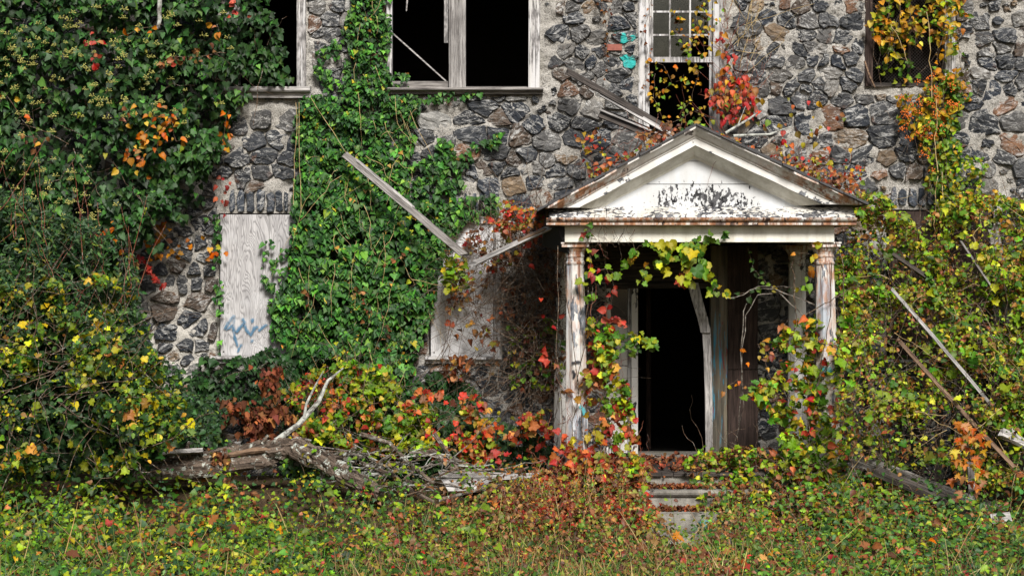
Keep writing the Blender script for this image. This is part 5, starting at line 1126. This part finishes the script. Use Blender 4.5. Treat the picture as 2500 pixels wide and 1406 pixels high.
# ============================================================ creepers over the gable
gc = thing('gable_creeper', 'small red and green creeper trailing along the porch gable edges', 'creeper', W(1700, 330, -2.0))
for p, n, Yc, pal in (([(1440, 420), (1560, 350), (1630, 320), (1640, 330), (1560, 390), (1470, 450)], 100, -1.2, 'redorange'), ([(1400, 330), (1470, 300), (1490, 420), (1440, 450)], 40, -.3, 'redorange'), ([(1540, 330), (1640, 290), (1690, 310), (1600, 345)], 60, -1.6, 'brown'), ([(1690, 302), (1780, 332), (1860, 372), (1850, 380), (1770, 346), (1700, 318)], 45, -1.95, 'redorange'), ([(1880, 380), (1990, 410), (2080, 430), (2110, 470), (2040, 470), (1920, 420)], 70, -1.3, 'redorange'), ([(1880, 380), (1990, 410), (2080, 430), (2110, 470), (2040, 470), (1920, 420)], 110, -1.3, 'brown'), ([(1860, 330), (1980, 400), (1900, 400)], 30, -1.0, 'redorange'),
                      ([(1650, 314), (1700, 300), (1760, 328), (1700, 318)], 26, -2.0, 'ivymid'), ([(1960, 380), (2110, 400), (2110, 450), (2000, 440)], 60, -.6, 'redorange'), ([(1240, 480), (1330, 520), (1330, 545), (1250, 560), (1200, 570)], 130, -1.2, 'redorange'), ([(1420, 560), (1450, 550), (1450, 590), (1420, 590)], 10, -2.0, 'green')):
    u, v = scatter(p, n, rg, 6); pos = to_world(u, v, Yc-rg.random(len(u))*.25); leaves(gc, *free_leaves(pos, rg, .5, .8, .6), rg.uniform(.04, .08, len(u)), pick_cols(pal, len(u), rg), 'heart', 'leaf', rg, own=min(n//3, 60))
    stems(gc, max(4, n//6), p, lambda u, v, Yc=Yc: Yc-.05+0*u, rg, .35, .0028, 'redstem', sag=.02)
stems(gc, 16, [(1440, 545), (1560, 545), (1520, 590), (1450, 590)], lambda u, v: -2.06+0*u, rg, .22, .003, 'vine', sag=.02, dirn=(.2, 0, -1))
pb = thing('bare_roof_branch', 'pale bare branch lying on the right slope of the porch roof', 'branch', W(1800, 335, -1.4))
for pts, r in (([(1770, 326, -1.5), (1830, 290, -1.4), (1850, 275, -1.4)], .018), ([(1790, 332, -1.5), (1880, 328, -1.4), (1935, 308, -1.3)], .018), ([(1800, 310, -1.45), (1820, 260, -1.4)], .008)): bark_tube('limb', [W(*p) for p in pts], np.linspace(r, r*.4, len(pts)), rg, pb, 7, 5, 'pale', .05)
# ============================================================ creepers in the sash window
rw = thing('red_window_creeper', 'scarlet and pink creeper cluster beside the sash window above the gable', 'creeper', W(1790, 330, -.4))
PW = [(1755, 60), (1790, 80), (1790, 160), (1830, 190), (1850, 240), (1830, 300), (1770, 300), (1730, 260), (1720, 220), (1755, 190), (1750, 120)]
u, v = scatter(PW, 190, rg, 7, lambda u, v: .3+.7*smooth(150, 230, v)); leaves(rw, *wall_leaves(u, v, -.15-rg.random(len(u))*.3, rg, .3, .5), rg.uniform(.055, .105, len(u)), pick_cols('red' if False else 'redorange', len(u), rg)*np.array([1.1, .75, 1.1]), 'heart', 'leaf', rg, own=150)
stems(rw, 50, PW, lambda u, v: -.25+0*u, rg, .5, .003, 'redstem', sag=0, dirn=(0, 0, 1))
stems(rw, 22, [(1780, 0), (1860, 40), (1840, 200), (1800, 260)], lambda u, v: -.12+0*u, rg, .8, .003, 'straw', sag=0, dirn=(.1, 0, 1), wob=.02, name='runner')
u, v = scatter([(1800, 180), (2050, 240), (2100, 420), (1900, 350), (1800, 250)], 40, rg, 8); leaves(rw, *wall_leaves(u, v, -.12-rg.random(len(u))*.1, rg, .3, .5), rg.uniform(.04, .09, len(u)), pick_cols('redorange', len(u), rg), 'heart', 'leaf', rg, own=40)
gw = thing('sash_window_vine', 'yellow green vine twining through the broken sash window', 'vine', W(1660, 330, -.2))
for pts in (([(1740, -40, -.15), (1700, 40, -.15), (1690, 110, -.12), (1680, 150, -.12)]), ([(1680, 120, -.1), (1700, 170, -.12), (1690, 230, -.15), (1660, 280, -.2)]), ([(1590, 140, -.1), (1620, 160, -.1), (1640, 200, -.12), (1600, 240, -.15)]), ([(1600, 180, -.1), (1595, 240, -.1), (1620, 290, -.2)]), ([(1720, 0, -.15), (1715, 90, -.15), (1720, 130, -.15)]), ([(1640, 300, -.3), (1690, 270, -.3), (1740, 290, -.3)]), ([(1660, 20, -.1), (1655, 100, -.1)]), ([(1650, 200, -.1), (1670, 180, -.1)]), ([(1740, 30, -.15), (1740, 110, -.15)])):
    spray(gw, pts, rg, 'heart', 'bitter', .065, .03, .003, jit=.05, clus=1)
tp_ = thing('thin_wall_runner', 'thin dry creeper runner with small brown leaves left of the sash window', 'creeper', W(1480, 300, -.1))
for pts in (([(1462, -20, -.1), (1478, 60, -.1), (1480, 130, -.1), (1476, 190, -.1)]), ([(1470, 0, -.1), (1490, 60, -.1), (1484, 100, -.1)]), ([(1590, 0, -.1), (1570, 80, -.1), (1585, 150, -.1), (1570, 220, -.1)])): spray(tp_, pts, rg, 'dry', 'brown', .05, .06, .0028, 'dry', jit=.025)
# ============================================================ bittersweet on the right window
bs = thing('bittersweet_vine', 'yellow and orange bittersweet vine with berries hanging over the right upper window', 'vine', W(2290, 560, -.2))
PBS = [(2140, -60), (2360, -60), (2372, 60), (2345, 110), (2360, 190), (2360, 250), (2335, 300), (2340, 360), (2380, 420), (2330, 470), (2370, 520), (2290, 520), (2270, 440), (2230, 330), (2180, 260), (2190, 230), (2250, 220), (2300, 180), (2240, 110), (2190, 130), (2150, 150), (2130, 70)]
bsf = lambda u, v: -.22-.3*(fbm(u*.02+31, v*.02, 2)-.4)
mass(bs, PBS, 900, bsf, .25, 'heart', 'bitter', (.055, .10), rg, 220, lambda u, v: (.15+.85*smooth(.4, .55, fbm(u*.025+15, v*.025, 2)))*(1-.8*blob(u, v, 2260, 120, 50, 40)*1), up=.35, out=1.0)
mass(bs, [(2290, 220), (2350, 200), (2340, 360), (2370, 500), (2280, 520), (2300, 350)], 230, bsf, .25, 'grape', 'green', (.05, .09), rg, 60, part='green_foliage', up=.35, out=1.0)
mass(bs, [(2130, 40), (2200, 40), (2240, 200), (2140, 200)], 60, lambda u, v: -.05+0*u, .1, 'grape', 'green_yellow', (.05, .09), rg, 40, part='thin_foliage', up=.3, out=1.0)
bmesh_ = None
def berries():
    b = MB(); r2 = np.random.default_rng(8)
    for k in range(9):
        c = r2.normal(0, .5, 3); vs = []; b.lathe([(.02, -.22), (.16, -.16), (.22, 0), (.16, .16), (.02, .22)], 6); n = 30
        for j in range(1, n+1): b.v[-j] = tuple(np.array(b.v[-j])+c)
    me = b.mesh('berry_cluster', True); me.materials.append(M['berry']); return me
bme = berries()
u, v = scatter([(2190, 220), (2340, 160), (2350, 260), (2260, 360), (2200, 290)], 46, rg, 6); 
u = np.append(u, rg.uniform(2200, 2280, 12)); v = np.append(v, rg.uniform(300, 420, 12))
for p in to_world(u, v, bsf(u, v)-.05): mesh_obj('berry_cluster', bme, bs, Matrix.Translation(p) @ Matrix.Rotation(rg.uniform(0, 6), 4, 'Z') @ Matrix.Scale(rg.uniform(.028, .05), 4))
stems(bs, 60, PBS, lambda u, v: bsf(u, v)+.02, rg, .6, .003, 'vine', sag=0, dirn=(0, 0, -1))
for a, c in (((2262, 30), (2275, 240)), ((2175, 60), (2215, 150)), ((2285, 240), (2290, 420)), ((2300, 420), (2310, 620)), ((2290, 430), (2280, 600))):
    b = MB(); b.tube(vine_path(W(*a, -.35), W(*c, -.4), 10, .012, rg), .0045, 5); b.build('stem', M['straw'], bs)
# ============================================================ thicket right of the porch
th = thing('vine_thicket', 'dense thicket of green yellow and brown vines draped over ruins right of the porch', 'thicket', W(2280, 1200, -2.0))
rmf = lambda u, v: -.95-1.45*smooth(480, 1150, v)-.55*(fbm(u*.013+44, v*.013, 3)-.5)*2-.5*smooth(2160, 2060, u)*smooth(520, 900, v)
def rd(u, v):
    d = .22+.78*smooth(.38, .54, fbm(u*.014+66, v*.014+3, 3))
    for h in ((2270, 555, 40, 35), (2210, 680, 40, 22), (2200, 850, 30, 60), (2300, 1050, 80, 60), (2440, 930, 40, 30), (2440, 1120, 60, 50), (2360, 620, 30, 30), (2250, 940, 30, 30), (2120, 620, 14, 20), (2390, 850, 30, 40)): d = d*(1-.88*blob(u, v, *h))
    return d
mass(th, RIGHT_MASS, 23000, rmf, .75, 'heart', 'right', (.030, .068), rg, 220, rd)
mass(th, RIGHT_MASS, 1100, lambda u, v: rmf(u, v)-.05, .3, 'grape', 'green_yellow', (.07, .12), rg, 80, rd, part='broad_foliage')
mass(th, RIGHT_MASS, 2400, lambda u, v: rmf(u, v)+.05, .6, 'dry', 'brown', (.05, .08), rg, 0, rd, 'dry', part='dry_foliage')
stems(th, 660, RIGHT_MASS, lambda u, v: rmf(u, v)+.1, rg, .7, .0035, 'vine', sag=.1, wob=.035)
stems(th, 60, RIGHT_MASS, lambda u, v: rmf(u, v)-.05, rg, .6, .003, 'straw', sag=.05, wob=.03, name='pale_stem')
tw = thing('thicket_backing', 'dark upright planks added behind the vine thicket to darken its gaps', 'backdrop', W(2320, 1180, -.75))
x_ = W(2120, 0, -.8).x  # dark planks added so the gaps in the thicket look deep
while x_ < 8.0:
    board('plank', None, (x_, -.75+rg.normal(0, .02), .2), (x_+rg.normal(0, .05), -.7, 1.3+rg.uniform(0, .9)), .19, .03, 'darkwood', R(90), parent=tw); x_ += .205
mass(bs, [(2225, 300), (2335, 280), (2405, 430), (2395, 540), (2260, 540), (2270, 420)], 420, lambda u, v: bsf(u, v)-.1, .3, 'heart', 'green_yellow', (.045, .085), rg, 40, part='low_foliage', up=.35, out=1.0)
for pts in (([(2330, 470, -.7), (2420, 500, -.7), (2470, 560, -.75), (2480, 620, -.8)]), ([(2380, 470, -.6), (2470, 490, -.6), (2540, 540, -.6)])): spray(th, pts, rg, 'oval', 'bitter', .085, .03, .004, jit=.05, clus=2, own=60)
mp = thing('orange_maple_sapling', 'orange maple sapling leaves in front of the leaning laths at lower right', 'sapling', W(2350, 1260, -2.8))
u, v = scatter([(2330, 1020), (2400, 1010), (2420, 1080), (2400, 1130), (2340, 1150), (2310, 1110), (2330, 1080)], 34, rg, 5); u = np.append(u, rg.uniform(2310, 2410, 16)); v = np.append(v, rg.uniform(1100, 1200, 16))
leaves(mp, *wall_leaves(u, v, -2.75-rg.random(len(u))*.25, rg, .4, .4), rg.uniform(.065, .10, len(u)), pick_cols('orange', len(u), rg, .2), 'maple', 'leaf', rg, own=99)
for a, c in (((2350, 1260), (2370, 1020)), ((2356, 1180), (2330, 1080)), ((2360, 1120), (2400, 1040))): b = MB(); b.tube(vine_path(W(*a, -2.7), W(*c, -2.75), 8, .01, rg), np.linspace(.008, .003, 8), 5); b.build('stem', M['vine'], mp)

# ============================================================ brambles on and around the steps
bb = thing('step_bramble', 'low bramble of lime yellow and brown leaves spilling over the right of the steps', 'bramble', W(1850, 1270, -2.6))
PBB = [(1650, 1130), (1720, 1090), (1850, 1110), (1980, 1120), (2080, 1150), (2200, 1180), (2330, 1250), (2200, 1330), (1900, 1330), (1790, 1290), (1760, 1240), (1700, 1200)]
bbf = lambda u, v: -2.05-1.15*smooth(1120, 1320, v)-.25*(fbm(u*.02+72, v*.02, 2)-.5)
mass(bb, PBB, 1500, bbf, .45, 'heart', 'green_yellow', (.05, .095), rg, 200, lambda u, v: (.1+.9*smooth(.4, .56, fbm(u*.02+18, v*.02, 3)))*smooth(2250, 2000, u)+.05, up=1.0)
mass(bb, PBB, 1300, bbf, .45, 'dry', 'brown', (.045, .085), rg, 60, lambda u, v: .2+.8*smooth(.45, .6, fbm(u*.02+81, v*.02, 3)), 'dry', up=1.0, part='dry_foliage')
mass(bb, [(2000, 1150), (2330, 1220), (2500, 1280), (2500, 1340), (1950, 1330)], 1300, lambda u, v: bbf(u, v)-.1, .45, 'oval', 'ground_r', (.05, .09), rg, 30, up=1.0, part='low_foliage')
stems(bb, 170, PBB, lambda u, v: bbf(u, v)+.05, rg, .45, .003, 'vine', sag=-.08)
tb = thing('red_step_bramble', 'rusty red and yellow weeds massed in front of the left column', 'bramble', W(1450, 1280, -2.7))
PTB = [(1290, 1160), (1380, 1120), (1500, 1120), (1570, 1120), (1590, 1200), (1600, 1280), (1500, 1320), (1320, 1300), (1200, 1230)]
mass(tb, PTB, 1500, lambda u, v: -2.1-1.2*smooth(1130, 1300, v), .45, 'heart', 'redorange', (.045, .085), rg, 170, lambda u, v: .2+.8*smooth(.4, .55, fbm(u*.022+14, v*.022, 3)), up=1.0)
mass(tb, PTB, 900, lambda u, v: -2.1-1.2*smooth(1130, 1300, v), .45, 'dry', 'brown', (.04, .07), rg, 0, None, 'dry', up=1.0, part='dry_foliage')
stems(tb, 150, PTB, lambda u, v: -2.2-1.0*smooth(1130, 1300, v), rg, .25, .003, 'redstem', sag=-.05, dirn=(0, 0, 1))
wd = thing('seeding_weeds', 'pale fluffy seed-headed weeds standing before the left column', 'weeds', W(1460, 1260, -2.9))
for k in range(26):
    u0 = rg.uniform(1400, 1520) if k < 17 else rg.uniform(1280, 1360); p = W(u0, rg.uniform(1230, 1270), -2.7); q = vine_path(p, np.array(p)+np.array([rg.normal(0, .08), 0, rg.uniform(.25, .55)]), 7, .01, rg); b = MB(); b.tube(q, np.linspace(.004, .002, 7), 4); b.build('stalk', M['straw'], wd)
    n = 16; d = rg.random(n)**.5; pos = np.column_stack([np.interp(d, np.linspace(0, 1, 7), q[:, i]) for i in range(3)])+rg.normal(0, .03, (n, 3)); leaves(wd, *free_leaves(pos, rg, .6), rg.uniform(.025, .05, n), pick_cols('yellow' if k % 2 else 'straw', n, rg), 'narrow', 'leaf', rg, part='seed_head')
# ============================================================ ground cover
def ground_pts(n, x0, x1, y0, y1, rg, hmax, dens=None):
    x = rg.uniform(x0, x1, n); y = rg.uniform(y0, y1, n); h = rg.random(n)**.7*hmax(x, y) if callable(hmax) else rg.random(n)**.7*hmax
    k = rg.random(n) < dens(x, y) if dens is not None else np.ones(n, bool); x, y, h = x[k], y[k], h[k]; return np.column_stack([x, y, ground_z(x, y)+h])
def gcover(name, label, n, pal, kind, size, x0, x1, y0, y1, hmax, dens=None, mat='leaf', up=1.0, clump=None):
    P = ground_pts(n, x0, x1, y0, y1, rg, hmax, dens); o_ = free_leaves(P, rg, up, .45, .5, .2); N = len(P); x, y, z = frames(o_[1], o_[2]); tl = T[kind]; ti = rg.integers(0, len(tl), N); s_ = rg.uniform(*size, N); c_ = pick_cols(pal, N, rg)
    Vs = []; Fs = []; Cs = []; off = 0
    for k, (tv, tf, te) in enumerate(tl):
        s = np.where(ti == k)[0]; V = P[s][:, None, :]+s_[s][:, None, None]*(tv[None, :, 0:1]*x[s][:, None, :]+tv[None, :, 1:2]*y[s][:, None, :]+tv[None, :, 2:3]*z[s][:, None, :]); nv = len(tv)
        Vs.append(V.reshape(-1, 3)); Fs.append((tf[None]+(off+np.arange(len(s))*nv)[:, None, None]).reshape(-1, 3)); Cs.append((c_[s][:, None, :]*(1.1-.25*te[None, :, None])).reshape(-1, 3)); off += nv*len(s)
    tag(mesh_obj(name, np_mesh(name, np.concatenate(Vs), np.concatenate(Fs), np.concatenate(Cs)), mat=M[mat]), label, 'ground cover', None, 'stuff')
def steps_gap(x, y): return 1-.95*np.exp(-((x-1.87)/.33)**4)*smooth(-4.3, -3.7, y)
def patch(sx, sy, o): return lambda x, y: .15+.85*smooth(.36, .55, fbm(x*sx+o, y*sy+o, 3))
def soft(a, b, c, d): return lambda x, y: smooth(a, b, x)*(1-smooth(c, d, x))
L_ = lambda x, y: (1-smooth(-2.4, .8, x))*(.25+.75*smooth(.33, .52, fbm(x*1.1+4, y*1.5, 3)))
C_ = lambda x, y: smooth(-2.4, .2, x)*(1-smooth(1.7, 3.0, x))*(.2+.8*smooth(.33, .52, fbm(x*1.2+14, y*1.5, 3)))*steps_gap(x, y)
R_ = lambda x, y: smooth(1.2, 2.8, x)*(.2+.8*smooth(.33, .52, fbm(x*1.1+24, y*1.5, 3)))*steps_gap(x, y)
H_ = lambda x, y: .14+.28*smooth(-5.8, -3.6, y)+.22*(fbm(x*1.6+7, y*1.6, 2)-.4)
def gclump(name, label, ncl, per, pal, kind, size, x0, x1, y0, y1, rad, hgt, dens, mat='leaf'):
    """weeds growing in tufts, each tuft with a leaf colour, height and spread of its own"""
    cx = rg.uniform(x0, x1, ncl*6); cy = rg.uniform(y0, y1, ncl*6); k = rg.random(len(cx)) < dens(cx, cy); cx, cy = cx[k][:ncl], cy[k][:ncl]; ncl = len(cx)
    ci = rg.integers(0, ncl, ncl*per); cr = rg.uniform(.6, 1.5, ncl)*rad; ch = np.clip(H_(cx, cy)*rg.uniform(.55, 1.5, ncl)*hgt, .05, .9); N = len(ci)
    off = rg.normal(0, 1, (N, 2))*cr[ci][:, None]; x = cx[ci]+off[:, 0]; y = cy[ci]+off[:, 1]*.8; rr = np.hypot(off[:, 0], off[:, 1])/cr[ci]; h = ch[ci]*np.exp(-.35*rr**2)*rg.random(N)**.45
    P = np.column_stack([x, y, ground_z(x, y)+h]); nrm = np.column_stack([off[:, 0]/cr[ci]*.35+rg.normal(0, .45, N), -.55+off[:, 1]/cr[ci]*.3+rg.normal(0, .4, N), .9+rg.normal(0, .35, N)]); tip = np.column_stack([off[:, 0]/cr[ci]+rg.normal(0, .8, N), -.3+off[:, 1]/cr[ci]+rg.normal(0, .8, N), rg.normal(-.3, .4, N)])
    base = pick_cols(pal, ncl, rg, .25)[ci]; alt = pick_cols(pal, N, rg, .3); own_ = (rg.random((N, 1)) < .62); c_ = np.where(own_, base*np.exp(rg.normal(0, .25, (N, 1))), alt)
    s_ = rg.uniform(*size, N)*np.exp(rg.normal(0, .2, N))*rg.uniform(.75, 1.25, ncl)[ci]; x, y, z = frames(nrm, tip); tl = T[kind]; ti = rg.integers(0, len(tl), N); Vs = []; Fs = []; Cs = []; o = 0
    for q, (tv, tf, te) in enumerate(tl):
        s = np.where(ti == q)[0]; V = P[s][:, None, :]+s_[s][:, None, None]*(tv[None, :, 0:1]*x[s][:, None, :]+tv[None, :, 1:2]*y[s][:, None, :]+tv[None, :, 2:3]*z[s][:, None, :]); nv = len(tv)
        Vs.append(V.reshape(-1, 3)); Fs.append((tf[None]+(o+np.arange(len(s))*nv)[:, None, None]).reshape(-1, 3)); Cs.append((c_[s][:, None, :]*(1.1-.25*te[None, :, None])).reshape(-1, 3)); o += nv*len(s)
    tag(mesh_obj(name, np_mesh(name, np.concatenate(Vs), np.concatenate(Fs), np.concatenate(Cs)), mat=M[mat]), label, 'ground cover', None, 'stuff')
gclump('left_ground_cover', 'green and lime leafy ground cover in front of the log', 820, 20, 'ground_l', 'ivy', (.035, .07), -8.2, 1.5, -6.6, -1.6, .15, 1.25, L_)
gclump('orange_ground_cover', 'rust orange and green ground cover before the porch', 640, 20, 'ground_c', 'heart', (.026, .06), -3, 3.2, -6.6, -1.9, .12, 1.25, C_)
gclump('right_ground_cover', 'dark green leafy ground cover at the lower right', 820, 20, 'ground_r', 'oval', (.035, .075), 1.4, 8.4, -6.6, -2.2, .14, 1.2, R_)
gclump('trailing_weeds', 'fine trailing yellow green weeds over the whole front', 900, 12, 'ground_l', 'oval', (.025, .05), -7, 7, -6.6, -2.4, .12, .9, lambda x, y: steps_gap(x, y)*(.2+.8*smooth(.4, .55, fbm(x*1.4+41, y*1.4, 2))))
gcover('fine_weeds', 'tiny leaved green weeds between the larger leaves', 7000, 'green', 'narrow', (.03, .06), -7, 7, -6.8, -3.8, .2, patch(1.4, 1.6, 44))
gcover('dry_leaf_litter', 'dry brown leaf litter lying under the plants', 12000, 'brown', 'dry', (.04, .085), -7, 7, -6.8, -1.6, .05, patch(1.0, 1.2, 64), 'dry')
gcover('low_green_clover', 'low bluish green clover patches at the front', 5000, 'shrub', 'heart', (.03, .055), -7, 7, -6.8, -4.4, .12, lambda x, y: smooth(.48, .6, fbm(x*1.0+84, y*1.2, 2)))
# grass: upright bent blades
def grass(name, label, n, pal, x0, x1, y0, y1, size, dens):
    P = ground_pts(n, x0, x1, y0, y1, rg, .01, dens); N = len(P); tip = np.column_stack([rg.normal(0, .45, N), rg.normal(0, .45, N), np.ones(N)]); nrm = np.column_stack([rg.normal(0, .7, N), -np.ones(N), rg.normal(0, .3, N)])
    x, y, z = frames(nrm, tip); tl = T['blade']; ti = rg.integers(0, 3, N); s_ = rg.uniform(*size, N); c_ = pick_cols(pal, N, rg); Vs = []; Fs = []; Cs = []; off = 0
    for k, (tv, tf, te) in enumerate(tl):
        s = np.where(ti == k)[0]; w = (.065/np.maximum(s_[s], .1))[:, None, None]; V = P[s][:, None, :]+s_[s][:, None, None]*(tv[None, :, 0:1]*w*x[s][:, None, :]+tv[None, :, 1:2]*y[s][:, None, :]+tv[None, :, 2:3]*z[s][:, None, :]); nv = len(tv)
        Vs.append(V.reshape(-1, 3)); Fs.append((tf[None]+(off+np.arange(len(s))*nv)[:, None, None]).reshape(-1, 3)); Cs.append(np.repeat(c_[s], nv, 0)); off += nv*len(s)
    tag(mesh_obj(name, np_mesh(name, np.concatenate(Vs), np.concatenate(Fs), np.concatenate(Cs)), mat=M['grass']), label, 'grass', None, 'stuff')
grass('straw_grass', 'dry straw coloured grass at the bottom centre', 3000, 'straw', -1.6, 3.2, -6.8, -3.2, (.12, .36), lambda x, y: smooth(-2.2, .2, x)*(1-smooth(2.4, 3.4, x))*smooth(-3.2, -4.9, y)*(.04+.96*smooth(.46, .58, fbm(x*2+4, y*2, 2))))
grass('green_grass', 'short green grass among the weeds in front', 1500, 'green', -7, 7, -6.8, -4.0, (.08, .22), patch(1.3, 1.3, 104))
grass('weed_stalks', 'thin green and brown weed stems standing among the ground cover', 3600, 'weedstem', -8, 8, -6.8, -2.4, (.12, .42), lambda x, y: steps_gap(x, y)*(.1+.9*smooth(.42, .56, fbm(x*1.7+33, y*1.7, 3))))
grass('tall_dry_stalks', 'sparse tall dry stalks rising from the ground cover', 260, 'straw', -6.5, 6.5, -5.6, -2.8, (.3, .75), patch(1, 1, 9))
# fallen leaves lying on top
for k, (kind, pal, cnt, lab) in enumerate((('oak', 'brown', 30, 'curled tan oak leaf fallen on the grass in front'), ('grape', 'red', 14, 'small scarlet leaf fallen among the weeds'), ('maple', 'orange', 14, 'orange leaf fallen on the ground cover'))):
    P = ground_pts(cnt, -6 if k else -5, 5.5, -5.6, -3.6, rg, .01); P[:, 2] += H_(P[:, 0], P[:, 1])*.9; _, nr, tp = free_leaves(P, rg, 1.0, .7, .35, .1); x, y, z = frames(nr, tp); cs = pick_cols(pal, cnt, rg)
    for i in range(cnt):
        tv, tf, te = T[kind][i % len(T[kind])]; me = np_mesh('fallen_leaf', tv, tf, cs[i][None]*np.ones((len(tv), 1))); me.materials.append(M['dry' if k == 0 else 'leaf']); s = rg.uniform(.10, .16) if k == 0 else rg.uniform(.06, .11)
        m = Matrix([[*(x[i]*s)], [*(y[i]*s)], [*(z[i]*s)]]).transposed().to_4x4(); m.translation = Vector(P[i]); tag(mesh_obj('fallen_leaf', me, None, m), lab, 'leaf', ('fallen oak leaves', 'fallen scarlet leaves', 'fallen orange leaves')[k])
# litter on the porch floor and the steps
u = rg.uniform(.5, 3.8, 1500); y_ = rg.uniform(-2.0, -.1, 1500); P = np.column_stack([u, y_, np.full(1500, FZ+.012)+rg.random(1500)*.03]); 
q = rg.random(1500) < .55; x2 = rg.uniform(W(1500, 0, -2.4).x, W(1850, 0, -2.4).x, 700); lvl = rg.integers(0, 2, 700); P2 = np.column_stack([x2, np.where(lvl == 0, rg.uniform(-2.36, -2.06, 700), rg.uniform(-2.68, -2.46, 700)), np.where(lvl == 0, .545, .335)+rg.random(700)*.02]); P = np.concatenate([P[q], P2])
N = len(P); nr = np.column_stack([rg.normal(0, .35, N), rg.normal(-.2, .35, N), np.ones(N)]); tp = np.column_stack([rg.normal(0, 1, N), rg.normal(0, 1, N), rg.normal(0, .1, N)])
li = thing('porch_litter', 'rusty dead leaf litter scattered over the porch floor and steps', 'leaf litter', (2.1, -1.5, FZ)); leaves(li, P, nr, tp, rg.uniform(.035, .08, N), pick_cols('rust', N, rg), 'dry', 'dry', rg, own=60)
